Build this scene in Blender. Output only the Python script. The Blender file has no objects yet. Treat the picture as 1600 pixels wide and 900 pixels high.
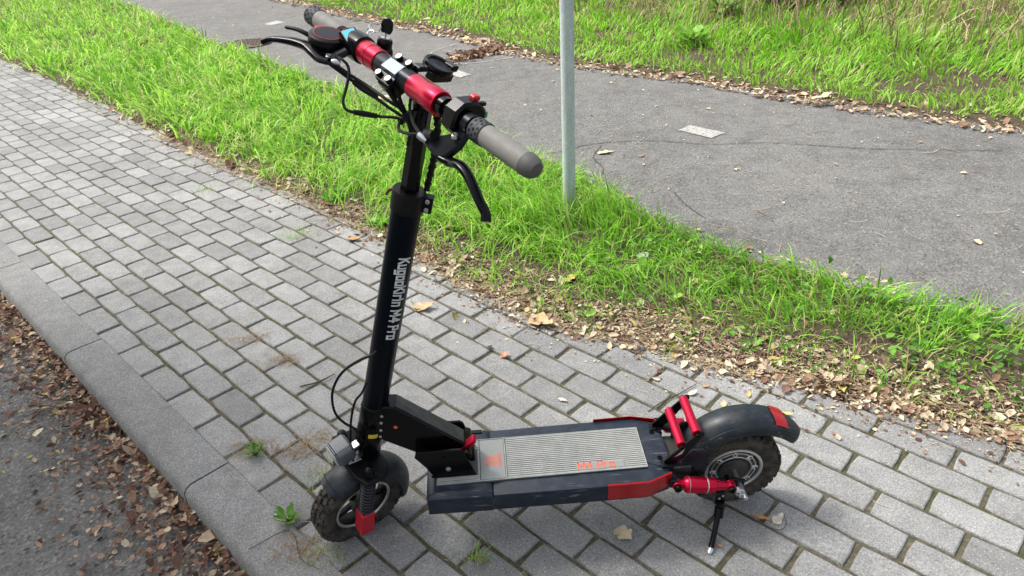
import bpy, bmesh, math, random
import numpy as np
from mathutils import Vector, Matrix

random.seed(7); RNG = np.random.default_rng(11)
scene = bpy.context.scene
COL = scene.collection
R = math.radians

# ------------------------------------------------------------------ camera
cam_d = bpy.data.cameras.new('camera'); cam = bpy.data.objects.new('camera', cam_d); COL.objects.link(cam)
FWD = Vector((0, .866377, -.499391)); RGT = Vector((.998668, -.025765, -.044699)); UPV = Vector((.051593, .498725, .865223))
CAMH = 1.41085
M = Matrix(((RGT.x, UPV.x, -FWD.x, 0), (RGT.y, UPV.y, -FWD.y, 0), (RGT.z, UPV.z, -FWD.z, CAMH), (0, 0, 0, 1)))
cam.matrix_world = M
cam_d.sensor_width = 36; cam_d.lens = 24.505; cam_d.clip_start = .02; cam_d.clip_end = 500
scene.camera = cam

# ------------------------------------------------------------------ world, sun, exposure
SUN_EL, SUN_AZ = R(56), R(-68)          # azimuth from +y towards +x
world = bpy.data.worlds.new('World'); scene.world = world; world.use_nodes = True
nt = world.node_tree; nt.nodes.clear()
sky = nt.nodes.new('ShaderNodeTexSky'); sky.sky_type = 'NISHITA'; sky.sun_disc = False
sky.sun_elevation = SUN_EL; sky.sun_rotation = SUN_AZ; sky.air_density = 1.2; sky.dust_density = 6.0; sky.ozone_density = .3
hs = nt.nodes.new('ShaderNodeHueSaturation'); hs.inputs['Saturation'].default_value = .52
bg = nt.nodes.new('ShaderNodeBackground'); bg.inputs['Strength'].default_value = .13
wo = nt.nodes.new('ShaderNodeOutputWorld')
nt.links.new(sky.outputs[0], hs.inputs['Color']); nt.links.new(hs.outputs[0], bg.inputs['Color']); nt.links.new(bg.outputs[0], wo.inputs[0])
sun_d = bpy.data.lights.new('sun', 'SUN'); sun_d.energy = 1.9; sun_d.angle = R(13); sun_d.color = (1, .99, .96)
sun = bpy.data.objects.new('sun', sun_d); COL.objects.link(sun)
sd = Vector((math.sin(SUN_AZ)*math.cos(SUN_EL), math.cos(SUN_AZ)*math.cos(SUN_EL), math.sin(SUN_EL)))
sun.rotation_euler = sd.to_track_quat('Z', 'Y').to_euler(); sun.location = (3, 4, 8)
scene.view_settings.view_transform = 'Standard'; scene.view_settings.look = 'None'
scene.view_settings.exposure = 1.0; scene.view_settings.gamma = 1
scene.render.engine = 'CYCLES'

# ------------------------------------------------------------------ materials
class NT:
    def __init__(s, name):
        s.m = bpy.data.materials.new(name); s.m.use_nodes = True; s.t = s.m.node_tree
        s.b = s.t.nodes['Principled BSDF']; s.out = s.t.nodes['Material Output']
    def n(s, typ, **k):
        x = s.t.nodes.new(typ)
        for a, v in k.items(): setattr(x, a, v)
        return x
    def l(s, a, b): s.t.links.new(a, b)
    def pos(s, obj=False):
        if obj: return s.n('ShaderNodeTexCoord').outputs['Object']
        return s.n('ShaderNodeNewGeometry').outputs['Position']
    def noise(s, scale, detail=4, rough=.55, vec=None, obj=False):
        x = s.n('ShaderNodeTexNoise'); x.inputs['Scale'].default_value = scale; x.inputs['Detail'].default_value = detail
        x.inputs['Roughness'].default_value = rough; s.l(vec if vec is not None else s.pos(obj), x.inputs['Vector']); return x.outputs['Fac']
    def vor(s, scale, feature='F1', vec=None):
        x = s.n('ShaderNodeTexVoronoi'); x.feature = feature; x.inputs['Scale'].default_value = scale
        s.l(vec if vec is not None else s.pos(), x.inputs['Vector']); return x
    def ramp(s, fac, stops, interp='LINEAR'):
        x = s.n('ShaderNodeValToRGB'); x.color_ramp.interpolation = interp; e = x.color_ramp.elements
        while len(e) < len(stops): e.new(.5)
        for i, (p, c) in enumerate(stops):
            e[i].position = p; e[i].color = (c, c, c, 1) if isinstance(c, (int, float)) else (*c, 1)
        s.l(fac, x.inputs[0]); return x.outputs[0]
    def mix(s, fac, a, b, mode='MIX'):
        x = s.n('ShaderNodeMix'); x.data_type = 'RGBA'; x.blend_type = mode; x.clamp_factor = True
        for v, i in ((fac, 0), (a, 6), (b, 7)):
            if isinstance(v, (int, float)): x.inputs[i].default_value = v if i == 0 else (v, v, v, 1)
            elif isinstance(v, tuple): x.inputs[i].default_value = (*v, 1)
            else: s.l(v, x.inputs[i])
        return x.outputs[2]
    def math(s, op, a, b=0.0):
        x = s.n('ShaderNodeMath'); x.operation = op
        for v, i in ((a, 0), (b, 1)):
            if isinstance(v, (int, float)): x.inputs[i].default_value = v
            else: s.l(v, x.inputs[i])
        return x.outputs[0]
    def attr(s, name):
        x = s.n('ShaderNodeAttribute'); x.attribute_name = name; return x
    def bump(s, h, strength=.3, dist=.001):
        x = s.n('ShaderNodeBump'); x.inputs['Strength'].default_value = strength; x.inputs['Distance'].default_value = dist
        s.l(h, x.inputs['Height']); s.l(x.outputs[0], s.b.inputs['Normal'])
    def set(s, color=None, rough=None, metal=None, spec=None):
        for v, i in ((color, 'Base Color'), (rough, 'Roughness'), (metal, 'Metallic'), (spec, 'Specular IOR Level')):
            if v is None: continue
            if isinstance(v, tuple): s.b.inputs[i].default_value = (*v, 1)
            elif isinstance(v, (int, float)): s.b.inputs[i].default_value = v
            else: s.l(v, s.b.inputs[i])
        return s.m

def simple(name, color, rough=.5, metal=0., dirt=.0, dirtcol=(.16, .145, .12), scale=40, bump=0., spec=.5, scratch=0.):
    k = NT(name); c = color
    if dirt > 0:
        n = k.noise(scale, 6, .65); n2 = k.noise(scale*6, 3, .6)
        f = k.math('MULTIPLY', k.ramp(n, [(.42, 0.), (.75, 1.)]), k.ramp(n2, [(.3, .25), (.7, 1.)]))
        c = k.mix(k.math('MULTIPLY', f, dirt), color, dirtcol)
        r = k.math('ADD', k.math('MULTIPLY', f, .35*dirt+.1), rough)
    else: r = rough
    if scratch:
        mp = k.n('ShaderNodeMapping'); mp.inputs['Scale'].default_value = (14, 260, 90); mp.inputs['Rotation'].default_value = (0, 0, .35); k.l(k.pos(), mp.inputs[0])
        q = k.math('MULTIPLY', k.ramp(k.noise(1., 2, .5, mp.outputs[0]), [(.63, 0.), (.67, 1.)]), k.ramp(k.noise(13, 4, .6), [(.45, 0.), (.6, 1.)]))
        c = k.mix(k.math('MULTIPLY', q, scratch), c, (.20, .21, .22))
    if bump: k.bump(k.noise(900, 3), bump, .0004)
    return k.set(c, r, metal, spec)

M_navy   = simple('navy_black_paint', (.010, .017, .028), .36, 0, .38, (.08, .10, .13), 34, spec=.35, scratch=.5)
M_tube   = simple('dark_tube_paint', (.0015, .0035, .0075), .30, 0, .03, (.03, .035, .045), 18, spec=.10)
M_black  = simple('black_plastic', (.004, .004, .005), .42, 0, .10, (.05, .048, .045), 60, spec=.2)
M_gloss  = simple('black_gloss_metal', (.002, .002, .0028), .2, .0, .05, (.04, .04, .04), 60, spec=.2)
M_satin  = simple('satin_black_alloy', (.011, .013, .017), .33, .5, .10, (.06, .06, .06), 70, spec=.3)
M_rubber = simple('rubber_cable', (.005, .005, .006), .5, 0, spec=.25)
M_redal  = simple('red_anodised', (.52, .006, .038), .30, .72, 0)
M_redpl  = simple('red_plastic', (.50, .008, .022), .4, 0, .1)
M_steel  = simple('zinc_steel', (.55, .56, .57), .32, .95, .25, (.2, .17, .13), 120)
M_alu    = simple('hub_alloy', (.62, .62, .61), .38, .8, .18, (.16, .14, .11), 50)
M_hubdk  = simple('hub_dark', (.045, .044, .042), .5, .3, .8, (.13, .115, .095), 45)
M_fender = simple('fender_plastic', (.009, .014, .020), .38, 0, .38, (.10, .10, .095), 26, .1, spec=.35, scratch=.35)
M_grip   = simple('grey_grip_rubber', (.215, .205, .185), .62, 0, .35, (.09, .085, .075), 60, .3)
M_gripdk = simple('dark_grip_rubber', (.035, .038, .045), .6, 0, .2, (.1, .1, .1), 80, .3)
M_gripend = simple('worn_grip_end', (.09, .088, .082), .6, 0, .3, (.14, .13, .12), 80, .3)
M_white  = simple('silver_print', (.62, .63, .64), .5)
M_orange = simple('orange_print', (.75, .12, .045), .6, 0, .3, (.3, .25, .2), 300)
M_yellow = simple('yellow_label', (.65, .48, .03), .5)
M_green  = simple('green_button', (.02, .25, .09), .35)
M_chrome = simple('bright_steel', (.75, .75, .75), .15, 1.)

def m_tyre():
    k = NT('tyre_rubber'); n = k.noise(45, 6, .65); n2 = k.noise(500, 3)
    c = k.mix(k.ramp(n, [(.34, 0.), (.62, .9)]), (.014, .014, .015), (.085, .072, .055))
    k.bump(n2, .3, .0006); return k.set(c, .8, 0, .3)
M_tyre = m_tyre()
def m_reflect():
    k = NT('red_reflector'); v = k.vor(350); c = k.mix(k.ramp(v.outputs['Distance'], [(0., 1.), (.6, 0.)]), (.28, .002, .005), (.52, .006, .010))
    c = k.mix(k.ramp(k.noise(90, 5, .7), [(.55, 0.), (.75, .5)]), c, (.12, .05, .04))
    return k.set(c, .22)
M_refl = m_reflect()
def m_mat():
    k = NT('deck_rubber_mat'); n = k.noise(35, 6, .6); n2 = k.noise(260, 3)
    c = k.mix(k.ramp(n, [(.3, 0.), (.7, 1.)]), (.27, .28, .258), (.38, .385, .355))
    c = k.mix(k.ramp(n2, [(.5, 0.), (.8, .5)]), c, (.44, .43, .40)); k.bump(n2, .2, .0005); return k.set(c, .7)
M_mat = m_mat()
M_matdk = simple('deck_mat_groove', (.10, .105, .10), .8, 0, .5, (.15, .14, .12), 60)
def m_screen():
    k = NT('blue_screen'); k.b.inputs['Emission Color'].default_value = (.03, .42, .62, 1); k.b.inputs['Emission Strength'].default_value = .35
    return k.set((.05, .42, .58), .25)
M_screen = m_screen()
def m_lens():
    k = NT('headlight_glass'); k.b.inputs['Transmission Weight'].default_value = .6; return k.set((.7, .72, .72), .1)
M_lens = m_lens()

def m_paver():
    k = NT('paving_concrete')
    oi = k.n('ShaderNodeObjectInfo').outputs['Random']; at = k.attr('tone').outputs['Fac']
    rnd = k.math('FRACT', k.math('ADD', oi, at))
    big = k.noise(1.7, 5, .6); mid = k.noise(16, 5, .65); fine = k.noise(190, 4, .85); grit = k.vor(360)
    c = k.ramp(mid, [(.25, (.192, .194, .190)), (.55, (.244, .245, .238)), (.8, (.290, .288, .276))])
    c = k.mix(1., c, k.ramp(rnd, [(0., .80), (.5, 1.), (1., 1.14)]), 'MULTIPLY')
    c = k.mix(1., c, k.ramp(big, [(.3, .82), (.7, 1.1)]), 'MULTIPLY')
    c = k.mix(1., c, k.ramp(fine, [(.32, .50), (.5, 1.), (.66, 1.42)]), 'MULTIPLY')
    wn = k.n('ShaderNodeTexWhiteNoise'); k.l(grit.outputs['Position'], wn.inputs['Vector'])
    spk = k.math('MULTIPLY', k.ramp(wn.outputs['Value'], [(.925, 0.), (.93, 1.)]), k.ramp(grit.outputs['Distance'], [(.25, 1.), (.45, 0.)]))
    c = k.mix(k.math('MULTIPLY', spk, .75), c, (.62, .61, .58))
    spd = k.math('MULTIPLY', k.ramp(wn.outputs['Value'], [(.06, 1.), (.07, 0.)]), k.ramp(grit.outputs['Distance'], [(.25, 1.), (.5, 0.)]))
    c = k.mix(k.math('MULTIPLY', spd, .7), c, (.05, .05, .05))
    st = k.ramp(k.noise(5.5, 7, .7), [(.56, 0.), (.72, .38)])
    c = k.mix(st, c, (.12, .115, .085)); st2 = k.ramp(k.noise(11, 8, .75), [(.60, 0.), (.70, .45)]); c = k.mix(st2, c, (.13, .12, .10)); st3 = k.ramp(k.noise(23, 5, .7), [(.62, 0.), (.75, .3)]); c = k.mix(st3, c, (.42, .41, .38))
    h = k.math('ADD', fine, k.math('MULTIPLY', mid, .8)); k.bump(h, .55, .0016)
    return k.set(c, .9, 0, .25)
M_paver = m_paver()

def m_joint():
    k = NT('mossy_joint_sand'); a = k.noise(3.2, 4, .6); b = k.noise(70, 6, .7); f = k.noise(300, 3)
    c = k.ramp(b, [(.3, (.045, .041, .028)), (.55, (.11, .099, .068)), (.75, (.20, .18, .135))])
    g = k.ramp(b, [(.3, (.034, .038, .016)), (.6, (.080, .080, .036)), (.8, (.135, .128, .075))])
    c = k.mix(k.ramp(a, [(.45, .0), (.66, .9)]), c, g); k.bump(b, .9, .004); return k.set(c, .95, 0, .2)
M_joint = m_joint()
def m_soil():
    k = NT('verge_soil'); a = k.noise(6, 5, .6); b = k.noise(60, 6, .7)
    c = k.ramp(b, [(.3, (.026, .018, .013)), (.55, (.085, .060, .045)), (.8, (.19, .145, .11))])
    c = k.mix(k.ramp(a, [(.45, 0.), (.7, .6)]), c, (.09, .10, .035)); k.bump(b, 1., .008); return k.set(c, .95, 0, .2)
M_soil = m_soil()
def m_field():
    k = NT('distant_grass_ground'); a = k.noise(.8, 5, .6); b = k.noise(20, 6, .7)
    c = k.ramp(b, [(.3, (.025, .05, .008)), (.6, (.07, .13, .02)), (.8, (.14, .17, .05))])
    c = k.mix(k.ramp(a, [(.4, 0.), (.7, .5)]), c, (.13, .11, .05)); k.bump(b, 1., .03); return k.set(c, .95, 0, .2)
M_field = m_field()
def m_asphalt():
    k = NT('old_asphalt'); big = k.noise(.9, 6, .65); mid = k.noise(7, 6, .68); fine = k.noise(120, 4, .8); g = k.vor(115)
    wn = k.n('ShaderNodeTexWhiteNoise'); k.l(g.outputs['Position'], wn.inputs['Vector'])
    c = k.ramp(big, [(.3, (.128, .127, .121)), (.5, (.152, .150, .143)), (.7, (.174, .170, .160))])
    c = k.mix(1., c, k.ramp(mid, [(.28, .72), (.5, 1.), (.72, 1.2)]), 'MULTIPLY')
    c = k.mix(1., c, k.ramp(fine, [(.32, .66), (.5, .98), (.68, 1.38)]), 'MULTIPLY')
    c = k.mix(k.ramp(wn.outputs['Value'], [(.80, 0.), (1., .5)]), c, (.33, .32, .29))
    c = k.mix(k.ramp(wn.outputs['Value'], [(0., .6), (.14, 0.)]), c, (.035, .034, .033))
    c = k.mix(k.ramp(k.noise(2.6, 7, .72), [(.56, 0.), (.66, .35)]), c, (.07, .066, .06))
    h = k.math('ADD', fine, k.math('MULTIPLY', g.outputs['Distance'], 1.4)); k.bump(h, .8, .004)
    return k.set(c, .9, 0, .2)
M_asph = m_asphalt()
def m_marking():
    k = NT('worn_white_marking'); f = k.noise(90, 5, .8); c = k.mix(k.ramp(f, [(.40, 0.), (.58, 1.)]), (.13, .128, .12), (.46, .455, .42))
    k.bump(k.noise(210, 3, .7), .5, .002); return k.set(c, .85)
M_mark = m_marking()
def m_manhole():
    k = NT('rusty_iron'); v = k.vor(42); c = k.mix(k.ramp(v.outputs['Distance'], [(.25, 1.), (.5, 0.)]), (.05, .036, .03), (.20, .13, .10))
    k.bump(v.outputs['Distance'], 1., .006); return k.set(c, .8, .2)
M_rust = m_manhole()
def m_galv():
    k = NT('galvanised_steel'); t = k.n('ShaderNodeTexCoord').outputs['Object']
    mp = k.n('ShaderNodeMapping'); mp.inputs['Scale'].default_value = (60, 60, 3.0); k.l(t, mp.inputs[0])
    s = k.noise(3, 5, .7, mp.outputs[0]); v = k.noise(22, 4)
    c = k.mix(k.ramp(s, [(.3, 0.), (.7, 1.)]), (.38, .445, .45), (.56, .63, .63)); c = k.mix(k.ramp(v, [(.50, 0.), (.7, .5)]), c, (.62, .66, .65)); g_ = k.vor(90); c = k.mix(1., c, k.ramp(g_.outputs['Distance'], [(.1, .9), (.6, 1.08)]), 'MULTIPLY')
    sp = k.n('ShaderNodeSeparateXYZ'); k.l(t, sp.inputs[0]); lo = k.math('MULTIPLY', k.ramp(sp.outputs['Z'], [(.03, 1.), (.22, 0.)]), k.ramp(k.noise(30, 5, .7), [(.35, .2), (.6, 1.)])); c = k.mix(k.math('MULTIPLY', lo, .7), c, (.16, .14, .10))
    k.bump(s, .15, .001); return k.set(c, k.math('ADD', k.math('MULTIPLY', s, .25), .42), .12)
M_galv = m_galv()
def m_leafy(name, stops, trans=.35, rough=.5, attr='tone', var=None):
    k = NT(name); c = k.ramp(k.attr(attr).outputs['Fac'], stops)
    if var: c = k.mix(1., c, k.ramp(k.noise(var, 3), [(.3, .75), (.7, 1.2)]), 'MULTIPLY')
    k.set(c, rough, 0, .3)
    tr = k.n('ShaderNodeBsdfTranslucent'); k.l(c, tr.inputs['Color'])
    mx = k.n('ShaderNodeMixShader'); mx.inputs[0].default_value = trans
    k.l(k.b.outputs[0], mx.inputs[1]); k.l(tr.outputs[0], mx.inputs[2]); k.l(mx.outputs[0], k.out.inputs[0]); return k.m
M_grass = m_leafy('grass_blades', [(0., (.035, .12, .008)), (.3, (.12, .34, .018)), (.65, (.27, .58, .04)), (.86, (.46, .74, .14)), (.93, (.48, .42, .17)), (1., (.52, .43, .23))], .45, .42)
M_straw = m_leafy('dry_straw', [(0., (.18, .12, .07)), (.5, (.32, .24, .14)), (1., (.50, .42, .28))], .15, .8)
M_litter = m_leafy('dead_leaves', [(0., (.07, .036, .024)), (.22, (.17, .085, .055)), (.42, (.27, .155, .10)), (.62, (.42, .295, .20)), (.82, (.55, .455, .31)), (.95, (.62, .56, .42)), (1., (.50, .42, .10))], .15, .75, var=120)
M_weed = m_leafy('green_weed_leaves', [(0., (.05, .14, .02)), (.5, (.12, .30, .035)), (1., (.26, .46, .07))], .3, .45, var=60)
M_bush = m_leafy('bush_leaves', [(0., (.03, .085, .02)), (.5, (.06, .16, .03)), (1., (.15, .28, .06))], .25, .45)
M_stem = simple('plant_stem', (.10, .12, .04), .8)
M_wood = simple('twig_bark', (.07, .05, .035), .85, 0, .5, (.2, .17, .13), 80)
def leafmat(name, a, b):
    a = tuple(.78*q for q in a); b = tuple(.82*q for q in b)
    k = NT(name); f = k.noise(75, 5, .65); c = k.mix(k.ramp(f, [(.35, 0.), (.65, 1.)]), a, b); k.bump(k.noise(150, 4), .5, .002); return k.set(c, .75, 0, .25)

# ------------------------------------------------------------------ mesh helpers
class MB:
    def __init__(s): s.v = []; s.f = []; s.mi = []; s.cur = 0
    def add(s, v, f):
        o = len(s.v); s.v += [tuple(p) for p in v]; s.f += [tuple(i+o for i in q) for q in f]; s.mi += [s.cur]*len(f); return s
    def mesh(s, name, smooth=True, angle=35):
        me = bpy.data.meshes.new(name); me.from_pydata(s.v, [], s.f); me.validate(); me.update()
        bm = bmesh.new(); bm.from_mesh(me); bmesh.ops.recalc_face_normals(bm, faces=bm.faces); bm.to_mesh(me); bm.free()
        if smooth:
            me.polygons.foreach_set('use_smooth', [True]*len(me.polygons))
            try: me.set_sharp_from_angle(angle=R(angle))
            except Exception: pass
        return me
def V(*a): return Vector(a)
def frame(d, hint=None):
    d = Vector(d).normalized(); h = Vector(hint) if hint is not None else (Vector((0, 0, 1)) if abs(d.z) < .9 else Vector((1, 0, 0)))
    a = (h - d*h.dot(d)).normalized(); b = d.cross(a); return a, b, d
def catmull(pts, n=6):
    P = [Vector(p) for p in pts]; P = [P[0]*2-P[1]] + P + [P[-1]*2-P[-2]]; out = []
    for i in range(1, len(P)-2):
        for k in range(n):
            t = k/n; a, b, c, d = P[i-1], P[i], P[i+1], P[i+2]
            out.append(.5*((2*b)+(c-a)*t+(2*a-5*b+4*c-d)*t*t+(3*b-a-3*c+d)*t**3))
    out.append(P[-2]); return out
def tube(mb, pts, r, seg=10, smooth=0, caps=True, flat=1.0, hint=None):
    if smooth:
        n0 = len(pts); P = catmull(pts, smooth)
        if not isinstance(r, (int, float)):
            r = [float(np.interp(i/smooth, range(n0), r)) for i in range(len(P))]
    else: P = [Vector(p) for p in pts]
    if isinstance(r, (int, float)): r = [r]*len(P)
    a, b, d = frame(P[1]-P[0], hint); vs = []; fs = []
    for i, p in enumerate(P):
        t = (P[min(i+1, len(P)-1)]-P[max(i-1, 0)]).normalized()
        a = (a - t*a.dot(t)).normalized(); b = t.cross(a)
        for k in range(seg):
            q = 2*math.pi*(k+.5)/seg; vs.append(p+a*(r[i]*math.cos(q)*flat)+b*(r[i]*math.sin(q)))
    for i in range(len(P)-1):
        for k in range(seg):
            k2 = (k+1) % seg; fs.append((i*seg+k, i*seg+k2, (i+1)*seg+k2, (i+1)*seg+k))
    if caps: fs += [tuple(range(seg-1, -1, -1)), tuple((len(P)-1)*seg+k for k in range(seg))]
    mb.add(vs, fs); return mb
def lathe(mb, o, ax, prof, seg=24, closed=False, hint=None):
    """prof: (radius, height along axis)"""
    a, b, d = frame(ax, hint); o = Vector(o); vs = []; fs = []; n = len(prof)
    for r, h in prof:
        for k in range(seg):
            q = 2*math.pi*k/seg; vs.append(o+d*h+(a*math.cos(q)+b*math.sin(q))*r)
    rng = n if closed else n-1
    for i in range(rng):
        j = (i+1) % n
        for k in range(seg):
            k2 = (k+1) % seg; fs.append((i*seg+k, i*seg+k2, j*seg+k2, j*seg+k))
    if not closed:
        if prof[0][0] > 1e-6: fs.append(tuple(range(seg-1, -1, -1)))
        if prof[-1][0] > 1e-6: fs.append(tuple((n-1)*seg+k for k in range(seg)))
    mb.add(vs, fs); return mb
def cyl(mb, p0, p1, r, seg=16, ch=.0012, r1=None):
    p0, p1 = Vector(p0), Vector(p1); L = (p1-p0).length; r1 = r if r1 is None else r1; ch = min(ch, r*.4, L*.4)
    return lathe(mb, p0, p1-p0, [(r-ch, 0), (r, ch), (r1, L-ch), (r1-ch, L)], seg)
def prism(mb, poly, axis_o, e1, e2, e3, t0, t1, ch=.0012):
    """polygon in (e1,e2) plane through axis_o, extruded along e3 from t0 to t1, with small chamfers"""
    o, e1, e2, e3 = Vector(axis_o), Vector(e1), Vector(e2), Vector(e3)
    P = [Vector((a, b)) for a, b in poly]; n = len(P)
    A = sum(P[i].x*P[(i+1) % n].y-P[(i+1) % n].x*P[i].y for i in range(n))
    if A < 0: P = P[::-1]
    ins = []
    for i in range(n):
        p, q, s = P[i-1], P[i], P[(i+1) % n]; d1 = (q-p).normalized(); d2 = (s-q).normalized()
        n1 = Vector((-d1.y, d1.x)); n2 = Vector((-d2.y, d2.x)); m = (n1+n2); m = m/max(.35, m.dot(n1)) if m.length > 1e-6 else n1
        ins.append(q+m*ch)
    rings = [(ins, t0), (P, t0+ch), (P, t1-ch), (ins, t1)]; vs = []; fs = []
    for Q, t in rings: vs += [o+e1*q.x+e2*q.y+e3*t for q in Q]
    for j in range(3):
        for k in range(n): k2 = (k+1) % n; fs.append((j*n+k, j*n+k2, (j+1)*n+k2, (j+1)*n+k))
    fs += [tuple(range(n-1, -1, -1)), tuple(3*n+k for k in range(n))]
    mb.add(vs, fs); return mb
def box(mb, c, ex_, ey_, ez_, hx, hy, hz, ch=.0012):
    return prism(mb, [(-hx, -hy), (hx, -hy), (hx, hy), (-hx, hy)], c, ex_, ey_, ez_, -hz, hz, ch)
def rrect(hx, hy, r, n=4):
    out = []
    for cx, cy, a0 in ((hx-r, hy-r, 0), (-hx+r, hy-r, 90), (-hx+r, -hy+r, 180), (hx-r, -hy+r, 270)):
        for k in range(n+1): a = R(a0+90*k/n); out.append((cx+r*math.cos(a), cy+r*math.sin(a)))
    return out
def obj(name, me, mat, parent=None, label=None, cat=None, group=None, kind=None):
    if isinstance(me, MB): me = me.mesh(name)
    if mat is not None and not me.materials:
        for m_ in (mat if isinstance(mat, (list, tuple)) else [mat]): me.materials.append(m_)
    o = bpy.data.objects.new(name, me); COL.objects.link(o)
    if parent: o.parent = parent
    for k_, v_ in (('label', label), ('category', cat), ('group', group), ('kind', kind)):
        if v_: o[k_] = v_
    return o
def empty(name, mw, label, cat, group=None):
    o = bpy.data.objects.new(name, None); COL.objects.link(o); o.matrix_world = mw; o.empty_display_size = .1
    o['label'] = label; o['category'] = cat
    if group: o['group'] = group
    return o
def npmesh(name, verts, faces_flat, loop_tot, mat, tone=None, smooth=False):
    me = bpy.data.meshes.new(name); nv = len(verts); nl = len(faces_flat); nf = len(loop_tot)
    me.vertices.add(nv); me.vertices.foreach_set('co', np.asarray(verts, np.float32).ravel())
    me.loops.add(nl); me.loops.foreach_set('vertex_index', np.asarray(faces_flat, np.int32))
    me.polygons.add(nf); ls = np.concatenate([[0], np.cumsum(loop_tot)[:-1]]).astype(np.int32)
    me.polygons.foreach_set('loop_start', ls)
    me.update(calc_edges=True)
    if tone is not None:
        a = me.attributes.new('tone', 'FLOAT', 'POINT'); a.data.foreach_set('value', np.asarray(tone, np.float32))
    if smooth: me.polygons.foreach_set('use_smooth', np.ones(nf, bool))
    me.materials.append(mat); me.validate(); return me
def vnoise(x, y, s, seed=0):
    """cheap value noise in numpy"""
    r = np.random.default_rng(seed); T = r.random((64, 64)); x = x*s+7.3*seed; y = y*s+3.1*seed
    xi = np.floor(x).astype(int); yi = np.floor(y).astype(int); fx = x-xi; fy = y-yi; fx = fx*fx*(3-2*fx); fy = fy*fy*(3-2*fy)
    g = lambda a, b: T[a % 64, b % 64]
    return (g(xi, yi)*(1-fx)+g(xi+1, yi)*fx)*(1-fy)+(g(xi, yi+1)*(1-fx)+g(xi+1, yi+1)*fx)*fy
def fbm(x, y, s, seed=0): return .55*vnoise(x, y, s, seed)+.3*vnoise(x, y, s*2.3, seed+1)+.15*vnoise(x, y, s*5.1, seed+2)

#@@SETTING
# ------------------------------------------------------------------ layout of the ground (metres, camera over the origin looking along +y)
PAVE = np.array([(-14, 17.2), (-6, 8.6), (-3.2, 5.72), (-1.77, 4.19), (-1.31, 3.75), (-.90, 3.33), (-.46, 2.84), (-.10, 2.41), (.18, 2.15), (.44, 2.04), (.63, 1.89), (.94, 1.75), (1.5, 1.38), (2.6, .55), (6, -2.5)])
ROADN = np.array([(-16, 27), (-6.6, 13.2), (-3.13, 8.21), (-2.0, 6.76), (-1.16, 5.67), (.39, 3.70), (.68, 3.13), (.88, 2.82), (1.04, 2.61), (1.20, 2.49), (1.75, 2.02), (2.9, 1.15), (6.6, -1.6)])
ROADF = np.array([(-16, 33), (-5.21, 14.37), (-3.54, 12.04), (-1.81, 9.63), (-.57, 8.16), (.12, 6.96), (.66, 6.29), (1.15, 5.86), (1.59, 5.51), (2.12, 4.85), (3.0, 4.05), (4.6, 2.6), (9, -1)])
DIRA = np.array([.7090, -.7052]); DIRN = np.array([.7052, .7090])     # along the paving rows / across them, away from the camera
def wcoord(P): return P @ DIRN
def along(P): return P @ DIRA
def curve_w(poly, s):
    a = along(poly); w = wcoord(poly); o = np.argsort(a); return np.interp(s, a[o], w[o])
# in the (s, w) frame: s along DIRA, w across
def sw2xy(s, w): return s*DIRA[0]+w*DIRN[0], s*DIRA[1]+w*DIRN[1]
def strip_mesh(name, lo, hi, s_vals, t_vals, zf, mat):
    S_, T_ = np.meshgrid(s_vals, t_vals, indexing='ij'); wl = curve_w(lo, S_); wh = curve_w(hi, S_)
    W_ = wl+(wh-wl)*T_; X, Y = sw2xy(S_, W_); Z = zf(X, Y, T_, (W_-wl), (wh-W_))
    n, m = S_.shape; idx = np.arange(n*m).reshape(n, m)
    f = np.stack([idx[:-1, :-1], idx[1:, :-1], idx[1:, 1:], idx[:-1, 1:]], -1).reshape(-1)
    return npmesh(name, np.stack([X, Y, Z], -1).reshape(-1, 3), f, np.full((n-1)*(m-1), 4), mat, smooth=True)
def growing(a, b, d0, g):
    out = [a]; d = d0
    while out[-1] < b: out.append(out[-1]+d); d *= g
    return np.array(out)
# big ground sheet
mb = MB(); G = 200; mb.add([(-G, -G, -.11), (G, -G, -.11), (G, G, -.11), (-G, G, -.11)], [(0, 1, 2, 3)])
obj('ground', mb.mesh('ground', False), M_field, kind='structure')
# road
sv = np.concatenate([-growing(2, 32, .35, 1.06)[::-1], np.arange(-1.9, 1.2, .15), growing(1.2, 9, .3, 1.1)])
lo = ROADN - DIRN*.25; hi = ROADF + DIRN*.35
road = obj('road', strip_mesh('road', lo, hi, sv, np.linspace(0, 1, 14), lambda X, Y, T, a, b: -.004+.006*fbm(X, Y, .8, 5), M_asph), None, kind='structure')
def soil_h(X, Y, a, b):
    k = np.clip(a/.22, 0, 1); k2 = np.clip(b/.18, 0, 1)
    e = (fbm(X, Y, 9, 3)-.5)
    return -.016+.034*np.minimum(k, k2)+.020*e+.012*(fbm(X, Y, 2.2, 8)-.5)*np.minimum(k, k2)
def near_h(X, Y):
    s = X*DIRA[0]+Y*DIRA[1]; w = X*DIRN[0]+Y*DIRN[1]; return soil_h(X, Y, w-curve_w(PAVE, s)+.10, curve_w(ROADN, s)-w+.04)
def far_h(X, Y):
    s = X*DIRA[0]+Y*DIRA[1]; w = X*DIRN[0]+Y*DIRN[1]; a = w-curve_w(ROADF, s)
    return -.016+.04*np.clip(a/.2, 0, 1)+.02*(fbm(X, Y, 6, 3)-.5)+.05*np.clip(a-.6, 0, 6)
sv2 = np.concatenate([-growing(1.5, 30, .05, 1.03)[::-1], np.arange(-1.45, 1.6, .035), growing(1.6, 9, .05, 1.08)])
obj('verge_soil', strip_mesh('verge_soil', PAVE-DIRN*.10, ROADN+DIRN*.04, sv2, np.linspace(0, 1, 56), lambda X, Y, T, a, b: soil_h(X, Y, a, b), M_soil), None, kind='structure')
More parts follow.
